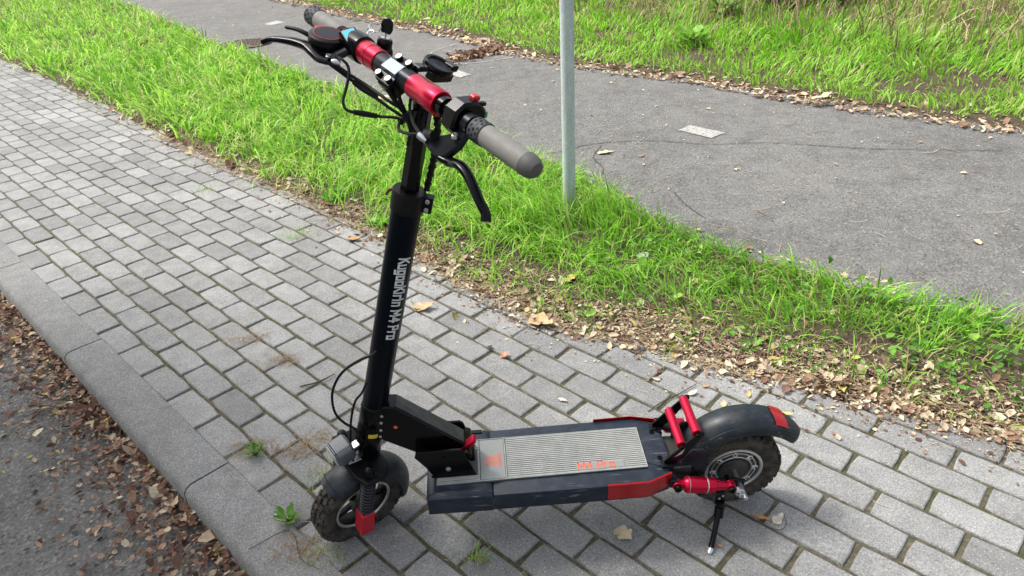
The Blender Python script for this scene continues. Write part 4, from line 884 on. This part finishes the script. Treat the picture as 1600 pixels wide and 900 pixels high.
# fender shells
def shell(path, nrm, side, hw, drop, thick=.002, q=12, skirt=None):
    m = MB(); n = len(path); vs = []; side = Vector(side)
    for lay in (0, 1):
        for i in range(n):
            for k in range(q+1):
                a = -1+2*k/q; h = hw[i]; dd = drop[i]; w_ = side*(h*math.sin(a*math.pi/2)*(1 if lay == 0 else (h-thick)/h)); dr = dd*(1-math.cos(a*math.pi/2)**1.0) if skirt is None else dd*(1-math.cos(a*math.pi/2))+(skirt[i] if k in (0, q) else 0)
                vs.append(Vector(path[i])+w_-Vector(nrm[i])*(dr+(thick if lay else 0)))
    W = q+1; fs = []
    for i in range(n-1):
        for k in range(q):
            a = i*W+k; fs.append((a, a+1, a+W+1, a+W)); b = n*W+a; fs.append((b, b+W, b+W+1, b+1))
    for i in range(n-1):
        for k in (0, q): a = i*W+k; b = n*W+a; fs.append((a, a+W, b+W, b))
    for k in range(q):
        for i in (0, n-1): a = i*W+k; b = n*W+a; fs.append((a, a+1, b+1, b))
    m.add(vs, fs); return m
# front mudguard
fo = S(0, 0, -.21); P = []; Nn = []; HW = []; DR = []
for k in range(25):
    t = k/24; a = R(44+t*150); rd = EX*math.cos(a)+EZ*math.sin(a); P.append(fo+rd*(.146-.008*t)); Nn.append(rd); HW.append(.040+.004*math.sin(math.pi*t)-(.006 if k in (0, 24) else 0)); DR.append(.026+.016*math.sin(math.pi*min(1, max(0, (t-.35)/.65)))**.6)
ff = part('front_mudguard', shell(P, Nn, EY, HW, DR), M_fender)
m = MB(); Pq = []
for k in range(9):
    a = -1+2*k/8; rd = EX*math.cos(R(50))+EZ*math.sin(R(50)); Pq.append(fo+rd*(.1462-.027*(1-math.cos(a*math.pi/2)))+EY*(.0425*math.sin(a*math.pi/2)))
tube(m, Pq, .0012, 6); part('mudguard_ridge', m, M_fender, ff)
# rear mudguard
prof = catmull([(.138, 0, .150), (.136, 0, .200), (.118, 0, .244), (.085, 0, .276), (.040, 0, .298), (-.010, 0, .305), (-.060, 0, .298), (-.105, 0, .278), (-.140, 0, .250), (-.158, 0, .228)], 4); Nn = []
for i, p in enumerate(prof): t = (prof[min(i+1, len(prof)-1)]-prof[max(i-1, 0)]).normalized(); Nn.append(Vector((t.z, 0, -t.x))*(1 if Vector((t.z, 0, -t.x)).dot(p-RC) > 0 else -1))
n = len(prof); HW = []; DR = []
for i in range(n):
    t = i/(n-1); HW.append(.050*(1-.12*t) if t < .88 else .050*(1-.12*t)*math.sqrt(max(.12, 1-((t-.88)/.13)**2))); DR.append(.050-.022*t)
rm = part('rear_mudguard', shell(prof, Nn, Y_, HW, DR), M_fender)
m = MB(); Pq = []; Pz = []
for i in range(4, n-4): Pq.append(prof[i]-Nn[i]*(DR[i]*.30-.0004)+Y_*HW[i]*.895)
tube(m, Pq, .0009, 5); part('mudguard_ridge', m, M_fender, rm)
for sg in (1, -1):   # side cheeks that reach down in front of the tyre
    m = MB(); prism(m, [(.150, .150), (.148, .205), (.125, .236), (.098, .236), (.078, .215), (.085, .165), (.108, .118), (.142, .118)], (0, sg*.0455, 0), X_, Z_, Y_, -.003, .003, .0015); ck = part('mudguard_cheek', m, M_fender, rm)
    for p in ((.118, .172), (.108, .158)): bolt(ck, (p[0], sg*.0485, p[1]), Y_*sg, .004, .002)
vs = []; m = MB(); i0, i1 = n-12, n-9; 
for i in range(i0, i1+1):
    for k in range(9): a = (-1+2*k/8)*.55; vs.append(prof[i]-Nn[i]*(DR[i]*(1-math.cos(a*math.pi/2))-.0016)+Y_*(HW[i]*math.sin(a*math.pi/2))-X_*.012*abs(a))
W = 9; m.add(vs, [(i*W+k, i*W+k+1, i*W+W+k+1, i*W+W+k) for i in range(i1-i0) for k in range(8)]); part('tail_reflector', m, M_refl, rm)
# ---- swingarm, foot rest, shocks, stand
for sg in (1, -1):
    m = MB(); prism(m, [(.205, .150), (.205, .178), (.150, .168), (.060, .140), (.016, .139), (-.014, .128), (-.014, .110), (.016, .103), (.070, .112), (.150, .130)], (0, sg*.060, 0), X_, Z_, Y_, -.0045, .0045, .002); sa = part('swingarm', m, M_satin)
    m = MB(); prism(m, [(.192, .2085), (.196, .222), (.119, .3125), (.110, .310), (.108, .302), (.150, .228), (.172, .2085)], (0, sg*.0605, 0), X_, Z_, Y_, -.0025, .0025, .001); fp = part('foot_rest_plate', m, M_gloss)
    for p in ((.124, .302), (.157, .266)): bolt(fp, (p[0], sg*.063, p[1]), Y_*sg, .0058, .003)
    m = MB(); prism(m, [(.172, .236), (.160, .250), (.150, .262), (.155, .245)], (0, sg*.0633, 0), X_, Z_, Y_, -.0004, .0004, .0002); part('plate_cutout', m, M_alu, fp)
    m = MB(); box(m, (.176, sg*.0595, .2105), X_, Y_, Z_, .026, .0105, .0025, .001); fb = part('foot_rest_bracket', m, M_satin)
    for x in (.186, .172): bolt(fb, (x, sg*.052 if sg > 0 else -.052, .213), Z_, .004, .002)
for x, z in ((.1575, .268), (.1245, .303)):
    m = MB(); cyl(m, (x, -.058, z), (x, .058, z), .0110, 24, .001); part('foot_rest_bar', m, M_redal)
m = MB(); box(m, (.150, 0, .165), X_, Y_, Z_, .028, .052, .020, .003); part('swingarm_block', m, M_hubdk)
for sg in (1, -1):
    y = sg*.0960; a_ = Vector((.170, y, .178)); b_ = Vector((.038, y, .156)); d = (b_-a_).normalized(); 
    m = MB(); lathe(m, a_, d, [(.013, .016), (.0190, .022), (.0198, .026), (.0198, .070), (.0188, .071), (.0188, .0735), (.0190, .0745), (.0190, .092), (.0180, .093), (.0130, .094), (.0130, .106), (.0100, .107), (.0100, .128)], 32); sh = part('rear_shock', m, M_redal)
    m = MB(); lathe(m, a_+d*.026, d, [(.0203, 0), (.0203, .001), (.0200, .0012), (.019, .0005)], 32, True); lathe(m, a_+d*.0705, d, [(.0193, 0), (.0202, .0008), (.0202, .0022), (.0193, .003)], 32, True); part('shock_ring', m, M_alu, sh)
    for c, r in ((a_, .0125), (b_, .0115)):
        m = MB(); cyl(m, c-Y_*.009, c+Y_*.009, r, 20); box(m, c+(b_-a_).normalized()*(.010 if c is a_ else -.010), d, Y_, d.cross(Y_), .010, .0075, .0085, .0015); part('shock_eye', m, M_redal, sh)
        m = MB(); cyl(m, c-Y_*sg*.030, c+Y_*sg*.0125, .0062, 14); lathe(m, c+Y_*sg*.0115, Y_*sg, [(.0085, 0), (.0095, .001), (.0095, .0055), (.007, .007), (.0045, .007), (.0042, .003), (0, .003)], 6 if c is b_ else 18); part('shock_bolt', m, M_gloss, sh)
    bolt(sa, (.010, sg*.088, .125), Y_*sg, .013, .010, M_steel, 'axle_nut')
    m = MB(); cyl(m, (.010, sg*.080, .125), (.010, sg*.106, .125), .0072, 12); part('axle_end', m, M_steel)
    m = MB(); box(m, (.178, sg*.078, .182), X_, Y_, Z_, .010, .022, .012, .002); part('shock_mount', m, M_satin)
# kickstand
m = MB(); box(m, (.058, .093, .112), Vector((.98, .1, .1)).normalized(), Y_, Z_, .012, .004, .020, .0015); ks = part('kickstand', m, M_satin)
for p in ((.052, .0975, .122), (.060, .0975, .113)): bolt(ks, p, Y_, .0036, .002, M_steel)
m = MB(); tube(m, [(.056, .098, .104), (.058, .104, .082)], [.0105, .009], 14); tube(m, [(.0575, .103, .086), (.062, .115, .066)], [.0115, .0115], 16); part('stand_joint', m, M_gloss, ks)
m = MB(); tube(m, [(.060, .108, .078), (.072, .133, .048), (.088, .163, .0255), (.0935, .173, .0215)], [.0072, .0068, .0068, .0066], 16, 3); part('stand_leg', m, M_gloss, ks)
m = MB(); tube(m, [(.0915, .169, .0225), (.094, .174, .0195), (.100, .181, .0180)], [.0072, .0078, .0056], 14); part('stand_foot', m, M_chrome, ks)

# ---- steering column
m = MB(); lathe(m, S(0, 0, 0), EZ, [(.024, -.062), (.028, -.058), (.0285, -.030), (.031, -.024), (.031, .052), (.0285, .060), (.0275, .066)], 36, False, EX); hd = part('headset', m, M_gloss)
def cylpt(s_, th, r): return S(r*math.cos(th), r*math.sin(th), s_)
m = MB(); vs = [cylpt(.040+.012*a, R(58+10*b)-.0, .0314) for a in (0, 1) for b in range(-1, 4)]; m.add(vs, [(k, k+1, k+6, k+5) for k in range(4)]); part('yellow_label', m, M_yellow, hd)
m = MB(); lathe(m, S(0, 0, 0), EZ, [(.0275, .066), (.0300, .070), (.0300, .118), (.0285, .124), (.0265, .126)], 36, False, EX); lc = part('folding_collar', m, M_gloss)
for s_, th in ((.108, 120), (.094, 122), (.080, 124)): bolt(lc, cylpt(s_, R(th), .0295), cylpt(s_, R(th), 1)-cylpt(s_, R(th), 0), .0040, .0025, M_steel)
m = MB(); lathe(m, S(0, 0, 0), EZ, [(.024, .120), (.0282, .126), (.0285, .60), (.0282, .640), (.026, .640)], 40, False, EX); col = part('steering_tube', m, M_tube)
TH0 = R(79)
def ontube(u, v): return cylpt((.527-u), TH0+(v*1.28-.0100)/.0285, .0289)
tm, L = text_mb('KugooKirin M4 Pro', ontube, .00262, 1.35, 1.35); print('stem text length', L); part('stem_lettering', tm, M_white, col)
m = MB(); lathe(m, S(0, 0, 0), EZ, [(.0283, .618), (.0312, .620), (.0315, .655), (.0300, .660), (.0185, .660)], 36, False, EX); cc = part('tube_clamp', m, M_black)
dR = (EX*math.cos(R(138))+EY*math.sin(R(138))); dT = EZ.cross(dR); m = MB(); box(m, S(0, 0, .640)+dR*.036, dR, dT, EZ, .010, .011, .016, .002); lug = part('clamp_lug', m, M_black, cc)
for z in (.632, .649): bolt(lug, S(0, 0, z)+dR*.036-dT*.011, -dT, .0045, .003, M_steel)
m = MB(); tube(m, SS([(.014, -.027, .650), (.019, -.035, .643), (.021, -.040, .632)]), [.0028, .0030, .0026], 8, 4); part('red_tie', m, simple('dark_red_strap', (.16, .006, .008), .4), cc)
m = MB(); tube(m, SS([(0, 0, .64), (0, 0, .84)]), .0172, 6, hint=EX); tube(m, SS([(0, 0, .815), (.002, 0, .834), (.018, 0, .852), (.030, 0, .862)]), [.0185, .0200, .0190, .0170], 14, 3); part('inner_stem', m, M_gloss)
# handlebar, axis parallel to EY through xs=.045 zs=.868
BX, BZ = .045, .868
def BP(y, dx=0, dz=0): return S(BX+dx, y, BZ+dz)
m = MB(); lathe(m, BP(0), EY, [(.0112, -.300), (.0112, -.12), (.0160, -.118), (.0160, .118), (.0112, .120), (.0112, .304)], 30, False, EZ); part('handlebar', m, M_gloss)
m = MB(); lathe(m, BP(0), EY, [(.0178, -.072), (.0182, -.070), (.0182, .028), (.0178, .030)], 36, False, EZ); cb = part('clamp_sleeve', m, M_satin)
for y0, y1, sg in ((.028, .103, 1), (-.072, -.124, -1)):
    L = abs(y1-y0); m = MB(); lathe(m, BP(y0), EY*sg, [(.0188, 0), (.0198, .001), (.0198, L*.52), (.0206, L*.54), (.0206, L-.002), (.0198, L), (.0150, L), (.0146, L-.012), (.0120, L-.012)], 40, False, EZ); part('red_collar', m, M_redal)
# clamp face plate and bolts
TT = Vector(EX*.82-EZ*.58); NN = Vector(EX*.58+EZ*.82); CC = S(.050, -.021, .872)
m = MB(); prism(m, [(-.028, -.006), (.028, -.006), (.028, .003), (.014, .0055), (-.014, .0055), (-.028, .003)], CC, TT, NN, EY, -.0225, .0225, .0012); fp = part('clamp_plate', m, M_gloss, cb)
m = MB(); prism(m, [(-.014, .0050), (.014, .0050), (.0105, .0125), (-.0105, .0125)], CC, TT, NN, EY, -.0215, .0215, .0010); part('clamp_pad', m, simple('clamp_sky_highlight', (.13, .15, .18), .30, .8), fp)  # lighter bluish metal puts the sky highlight into the pad's colour
m = MB(); prism(m, [(-.026, -.030), (.026, -.030), (.030, -.006), (-.030, -.006)], CC, TT, NN, EY, -.0195, .0195, .002); part('clamp_block', m, M_gloss, cb)
for a in (-.0215, .0215):
    for b in (-.0145, .0145):
        p = CC+TT*a+EY*b+NN*.003; m = MB(); cyl(m, p-NN*.002, p+NN*.0065, .0056, 18); sb = part('clamp_bolt', m, M_black, fp); m = MB(); lathe(m, p+NN*.0066, NN, [(.0052, 0), (.0055, .0006), (.0050, .0012), (.0026, .0012), (.0024, -.002), (0, -.002)], 20); part('bolt_head', m, M_chrome, sb)
# round mirror/phone mount behind the clamp
c = S(-.016, .002, .889); nn = (EZ*.95-EX*.12+EY*.25).normalized(); m = MB(); lathe(m, c, nn, [(.0235, -.006), (.0265, -.004), (.0265, .003), (.0245, .006), (.0200, .006), (.0180, .003), (0, .0015)], 36); hm = part('phone_mount', m, M_gloss)
m = MB(); box(m, c+EX*-.024+nn*-.001, EX, EY, nn, .007, .014, .006, .0015); box(m, c+EX*.030-nn*.002, EX, EY, nn, .016, .010, .005, .0015); part('mount_hinge', m, M_gloss, hm)
m = MB(); box(m, c-nn*.020+EX*-.012, EX, EY, nn, .018, .013, .008, .002); part('mount_clamp', m, M_black, hm); bolt(hm, c-nn*.018+EX*-.030, -EX, .004, .003, M_steel); bolt(hm, c+EX*-.031, -EX, .0035, .002, M_steel)
# grips
def grip(y0, y1, dots, sg):
    L = abs(y1-y0); m = MB(); lathe(m, BP(y0), EY*sg, [(.0135, 0), (.0165, .001), (.0172, L*.3), (.0170, L*.85), (.0150, L*.95), (.0110, L*.99), (0, L)], 36, False, EZ); g = part('grip', m, M_grip)
    a, b, rr = dots; m = MB(); lathe(m, BP(a), EY*sg, [(.0160, 0), (rr, .0012), (rr, abs(b-a)-.0015), (.0165, abs(b-a))], 36, False, EZ); dbl = part('dotted_band', m, M_gripdk, g); mm = MB()
    for r_ in range(3):
        for k in range(13):
            th = 2*math.pi*(k+.5*(r_ % 2))/13; rd = EZ*math.cos(th)+EX*math.sin(th); lathe(mm, BP(a+sg*(abs(b-a))*(.22+.28*r_))+rd*(rr-.0003), rd, [(.0024, 0), (.0019, .0008), (0, .0009)], 8)
    part('band_dots', mm, M_black, dbl); return g
g = grip(.214, .327, (.190, .216, .0182), 1); m = MB(); lathe(m, BP(.303), EY, [(.0160, 0), (.0175, .0015), (.0172, .010), (.0155, .018), (.0110, .0245), (0, .0275)], 32, False, EZ); part('grip_end', m, M_gripend, g)
g = grip(-.205, -.322, (-.285, -.316, .0180), -1); m = MB(); lathe(m, BP(-.314), -EY, [(.0176, 0), (.0165, .004), (.0120, .009), (0, .0105)], 32, False, EZ); part('grip_end', m, M_gripend, g)
# near switch housing with lamp buttons
m = MB(); prism(m, [(.027, -.010), (.022, .016), (.008, .028), (-.018, .029), (-.036, .016), (-.038, -.004), (-.024, -.020), (.012, -.024)], BP(.1520), EX, EZ, EY, -.0155, .0155, .004); sw = part('light_switch', m, M_gloss)
m = MB(); prism(m, rrect(.0065, .0060, .002), BP(.152, -.020, .028), EX, EY, EZ, -.002, .0065, .0015); part('red_button', m, M_redpl, sw)
m = MB(); prism(m, rrect(.0050, .0050, .0015), BP(.158, -.0385, .006), EZ, EY, EX, -.0045, .002, .001); part('green_button', m, M_green, sw)
m = MB(); prism(m, rrect(.0050, .0040, .0015), BP(.156, -.034, .021), EX, EY, EZ, -.002, .004, .001); part('horn_button', m, M_satin, sw)
# brake levers: clamp, bracket, blade, pivot
def lever(sg, cl, br, lv, lr, piv, barrel, brk):
    m = MB(); lathe(m, BP(cl-.008*sg), EY*sg, [(.0118, 0), (.0168, .001), (.0168, .015), (.0118, .016)], 30, False, EZ)
    for a_, b_, r0, r1 in brk: tube(m, SS([a_, tuple((np.array(a_)+np.array(b_))/2), b_]), [r0, (r0+r1)/2, r1], 10, 0, True, .7)
    b = part('lever_bracket', m, M_satin)
    m = MB(); tube(m, SS(lv), lr, 14, 5, True, .62, EZ); part('brake_lever', m, M_gloss)
    m = MB(); p = S(*piv); cyl(m, p-EZ*.006, p+EZ*.001, .0050, 16); lathe(m, p+EZ*.001, EZ, [(.0046, 0), (.0046, .002), (.0022, .002), (.002, .0005), (0, .0005)], 16); part('pivot_bolt', m, M_steel, b)
    m = MB(); tube(m, SS(barrel), [.0055, .0060, .0042], 12); part('cable_adjuster', m, M_steel, b)
lever(1, .178, None, [(.078, .163, .812), (.073, .182, .813), (.075, .205, .8195), (.078, .228, .8175), (.080, .250, .807), (.079, .268, .793), (.0745, .280, .780), (.077, .287, .770)], [.009, .0120, .0105, .0088, .0084, .0080, .0084, .0088], (.070, .176, .853), [(.086, .112, .826), (.083, .120, .824), (.081, .128, .822)],
      [])
DD = (EX*.51-EZ*.86).normalized(); m = MB(); prism(m, [(.170, .006), (.187, .006), (.187, .036), (.176, .062), (.158, .070), (.124, .064), (.113, .056), (.114, .046), (.140, .040), (.160, .026)], BP(0), EY, DD, EY.cross(DD), -.0070, .0070, .003); part('bracket_plate', m, M_satin, [o_ for o_ in sc_.children if o_.name.startswith('lever_bracket')][0])
lever(-1, -.150, None, [(.104, -.140, .845), (.112, -.155, .845), (.114, -.175, .8485), (.114, -.200, .8505), (.122, -.225, .8485), (.135, -.248, .8445), (.147, -.264, .8400), (.156, -.276, .8310)], [.009, .0105, .0115, .0130, .0125, .0100, .0085, .0090], (.100, -.148, .852), [(.088, -.128, .846), (.096, -.133, .847), (.100, -.137, .847)],
      [((.045, -.150, .868), (.085, -.152, .850), .0110, .0115), ((.085, -.152, .850), (.100, -.140, .846), .0110, .0085)])
# display, throttle, ignition
nn = (EZ*.985+EX*.10+EY*.08).normalized(); c = S(.078, -.192, .868); m = MB(); lathe(m, c, nn, [(.018, -.036), (.026, -.030), (.028, -.016), (.0345, -.012), (.0355, .002), (.0340, .0055), (.0300, .0075), (0, .0080)], 44); th = part('throttle_display', m, M_gloss)
m = MB(); lathe(m, c+nn*.0078, nn, [(.0262, 0), (.0262, .0006), (.0250, .0007), (.0250, 0)], 44, True); part('display_ring', m, M_redpl, th)
m = MB(); lathe(m, c+nn*.0079, nn, [(.0245, 0), (.0245, .0006), (0, .0007)], 44); part('display_glass', m, M_gloss, th)
tx = (EY-nn*EY.dot(nn)).normalized(); m = MB(); box(m, c+nn*.003-EX*.000-tx*.031, tx, nn.cross(tx), nn, .006, .009, .004, .0015); part('mode_button', m, M_redpl, th)
m = MB(); lathe(m, BP(-.186), EY, [(.0125, 0), (.0205, .001), (.0205, .024), (.0125, .025)], 32, False, EZ); box(m, (BP(-.175)+c)/2-nn*.006, EX, EY, EZ, .018, .012, .010, .003); part('throttle_clamp', m, M_black, th)
m = MB(); tube(m, SS([(.088, -.205, .858), (.106, -.212, .866), (.117, -.230, .8685), (.127, -.250, .8655)]), [.007, .0070, .0062, .0056], 12, 4, True, .6, EZ); part('throttle_paddle', m, M_gloss, th)
m = MB(); lathe(m, BP(-.168), EY, [(.0125, 0), (.0240, .001), (.0255, .020), (.0240, .040), (.0200, .043)], 32, False, EZ); ig = part('ignition_housing', m, M_gloss)
sn = (EZ*.80+EX*.34+EY*.30).normalized(); sx = (EX-sn*EX.dot(sn)).normalized(); sy = sn.cross(sx); c = S(.058, -.156, .886); m = MB(); prism(m, rrect(.0155, .0165, .004), c-sn*.010, sx, sy, sn, -.006, .0100, .002); sb = part('voltmeter', m, M_gloss, ig)
m = MB(); prism(m, rrect(.0118, .0125, .001), c+sn*.0002, sx, sy, sn, 0, .0006, .0002); part('meter_frame', m, simple('meter_frame_grey', (.35, .42, .46), .3), sb)
m = MB(); prism(m, rrect(.0090, .0098, .0006), c+sn*.0010, sx, sy, sn, 0, .0004, .0001); part('meter_screen', m, M_screen, sb)
m = MB(); lathe(m, S(.006, -.128, .838), EZ, [(.0120, 0), (.0165, .003), (.0165, .030), (.0150, .034), (.0135, .036), (.0135, .048), (.0115, .051), (0, .051)], 30, False, EX); box(m, S(.026, -.135, .862), EX, EY, EZ, .022, .016, .013, .005); part('key_switch', m, M_gloss, ig)
m = MB(); lathe(m, S(.006, -.128, .8895), EZ, [(.0085, 0), (.0085, .0012), (.0050, .0018), (0, .0018)], 20); part('key_barrel', m, M_steel, ig)
ky = empty('ignition_key', MW.copy(), 'key with black plastic head and split rings left in the handlebar ignition', 'key')
m = MB(); prism(m, [(-.0016, 0), (.0016, 0), (.0016, .012), (-.0016, .012)], S(.006, -.128, .889), EX, EZ, EY, -.0006, .0006, .0002); part('key_blade', m, M_steel, ky)
kn = (EX*.75+EY*.45+EZ*.1).normalized(); kx = EZ.cross(kn).normalized(); ke = kn.cross(kx); m = MB(); prism(m, [(-.008, 0), (.008, 0), (.0115, .008), (.010, .020), (.004, .0255), (-.004, .0255), (-.010, .020), (-.0115, .008)], S(.006, -.128, .898), kx, ke, kn, -.0026, .0026, .0012); part('key_head', m, M_gloss, ky)
for (p, r, ax_) in ((S(.020, -.138, .905), .0085, (.3, .8, .4)), (S(.028, -.146, .903), .0065, (.8, -.2, .5)), (S(.030, -.138, .896), .0060, (.2, .3, .9))):
    a_, b_, d_ = frame(Vector(ax_)); m = MB(); tube(m, [p+a_*r*math.cos(t)+b_*r*math.sin(t) for t in np.linspace(0, 2*math.pi, 22)], .0009, 6); part('split_ring', m, M_chrome, ky)
# cables
def cable(pts, r, name='cable', mat=None, sm=6, seg=8): m = MB(); tube(m, SS(pts), [q*1.2 for q in r] if isinstance(r, list) else r*1.2, seg, sm); return part(name, m, mat or M_rubber)
cable([(.100, -.136, .846), (.095, -.128, .843), (.076, -.105, .832), (.061, -.078, .825), (.050, -.030, .819), (.020, 0, .800), (.022, .004, .76)], .0024)
cable([(.110, -.136, .847), (.084, -.118, .830), (.060, -.090, .815), (.046, -.040, .806), (.024, 0, .790), (.021, .002, .75)], .0024)
cable([(.073, -.106, .823), (.062, -.090, .816), (.050, -.065, .811)], [.0042, .0048, .0042], 'cable_sleeve')
cable([(.090, -.150, .852), (.090, -.120, .856), (.084, -.110, .848), (.087, -.100, .836), (.096, -.090, .816), (.105, -.080, .801), (.105, -.070, .791), (.096, -.060, .789), (.073, -.050, .788), (.054, -.040, .787), (.040, -.020, .793), (.022, 0, .792)], .0022)
cable([(.095, -.060, .789), (.080, -.054, .788), (.060, -.043, .787)], [.0036, .0044, .0036], 'cable_sleeve')
cable([(.070, -.010, .850), (.057, 0, .831), (.040, .006, .812), (.020, 0, .790)], .0034)
cable([(.060, .006, .852), (.054, .010, .834), (.036, .006, .808), (.018, -.004, .780)], .0028)
cable([(.050, .030, .848), (.050, .032, .831), (.054, .050, .818), (.066, .080, .819), (.080, .112, .824)], .0023)
cable([(.014, 0, .816), (.047, .018, .812), (.064, .028, .806), (.076, .048, .804), (.080, .080, .812), (.079, .110, .826), (.078, .140, .836)], .0022)
cable([(.030, .010, .814), (.047, .018, .811), (.060, .026, .807)], .0050, 'cable_sleeve')
cable([(.078, .118, .831), (.080, .142, .838)], [.0050, .0068], 'cable_boot', sm=0)
cable([(.003, .020, .840), (-.007, .028, .818), (-.015, .030, .792), (-.021, .026, .748), (-.026, .020, .712), (-.029, .012, .662)], .0046, 'cable_bundle')
m = MB()
bp = catmull(SS([(.003, .020, .840), (-.007, .028, .818), (-.015, .030, .792), (-.021, .026, .748), (-.026, .020, .712), (-.029, .012, .662)]), 10)
for ph in (0, math.pi): tube(m, [p+EX*.0052*math.cos(i*.85+ph)+EY*.0052*math.sin(i*.85+ph) for i, p in enumerate(bp)], .0022, 5)
part('spiral_wrap', m, M_rubber)
cable([(-.001, .010, .830), (.010, .020, .810), (.015, .030, .795), (.007, .040, .785), (-.018, .032, .768), (-.026, .025, .741)], .0024)
cable([(.010, .120, .858), (.000, .080, .838), (-.006, .045, .822), (-.010, .03, .800)], .0026)
cable([(.024, .010, .292), (.034, .008, .281), (.052, 0, .271), (.081, -.010, .246), (.094, -.020, .207), (.099, -.020, .166), (.093, -.010, .125), (.075, 0, .096), (.048, .012, .070), (.030, .018, .030)], .0024, 'brake_cable')
cable([(.034, .004, .200), (.045, .008, .178), (.056, .006, .160), (.058, .002, .116), (.054, 0, .054), (.050, .008, .000), (.046, .016, -.03)], .0022, 'lamp_cable')
# ---- fork
M_spring = simple('spring_paint', (.03, .03, .033), .28, .5, spec=.6)
m = MB(); prism(m, [(-.030, -.082), (.046, -.082), (.060, -.050), (.060, .050), (.046, .082), (-.002, .082), (-.030, .050), (-.030, -.050)], S(0, 0, -.046), EX, EY, EZ, -.008, .006, .003); fc = part('fork_crown', m, M_black)
m = MB(); lathe(m, S(0, 0, -.075), EZ, [(.020, 0), (.030, .010), (.030, .040)], 30, False, EX); part('crown_boss', m, M_black, fc)
for sg in (1, -1):
    t0 = S(.031, .063*sg, -.036); t1 = S(.024, .063*sg, -.172); t2 = S(.018, .063*sg, -.245); d = (t1-t0).normalized(); L = (t1-t0).length
    m = MB(); cyl(m, t0+d*-.006, t1, .0088, 18); lg = part('fork_leg', m, M_black)
    m = MB(); N = 11; tube(m, [t0+d*(.012+(L-.014)*i/(N*12))+(EX*math.cos(i*math.pi/6)+EY*math.sin(i*math.pi/6))*.0152 for i in range(N*12)], .0034, 8); part('fork_spring', m, M_spring, lg)
    m = MB(); lathe(m, t0-d*.004, -d, [(.0125, 0), (.0125, .006), (.0115, .012), (.0080, .017), (0, .019)], 24); part('fork_cap', m, M_gloss, lg)
    m = MB(); lathe(m, t0, d, [(.0165, .004), (.0185, .005), (.0185, .011), (.0165, .012)], 28); part('spring_seat', m, M_satin, lg)
    m = MB(); a_, b_ = EX, EY; prism(m, [(-.0175, -.016), (.0165, -.016), (.0165, .016), (-.0175, .016)], t1, a_, b_, (t2-t1).normalized(), -.004, (t2-t1).length, .003); part('fork_red_guard', m, M_redpl, lg)
# ---- headlight
M_lampb = simple('lamp_grey_alloy', (.13, .14, .155), .38, .4)
hx = (EX*.93-EZ*.36).normalized(); hz = EY.cross(hx)*-1; hz = hx.cross(EY); c = S(.070, .000, .004)
m = MB(); prism(m, rrect(.0275, .0250, .0125, 6), c, EY, hz, hx, -.022, .022, .006); hl = part('headlight', m, M_lampb)
for k in range(9): m = MB(); box(m, c+hz*.0255+hx*(-.015+k*.0044), EY, hx, hz, .0175, .0010, .0030, .0004); part('cooling_fin', m, M_lampb, hl)
m = MB(); prism(m, rrect(.0225, .0205, .010, 6), c+hx*.022, EY, hz, hx, 0, .0035, .0012); part('headlight_glass', m, M_lens, hl)
m = MB(); box(m, c-hx*.028-hz*.012, EY, hx, hz, .009, .012, .004, .001); part('headlight_bracket', m, M_steel, hl)
m = MB(); box(m, S(.043, .008, -.030), EX, EY, EZ, .016, .012, .0015, .0006); part('bright_plate', m, M_steel, fc)
bpy.context.view_layer.update()
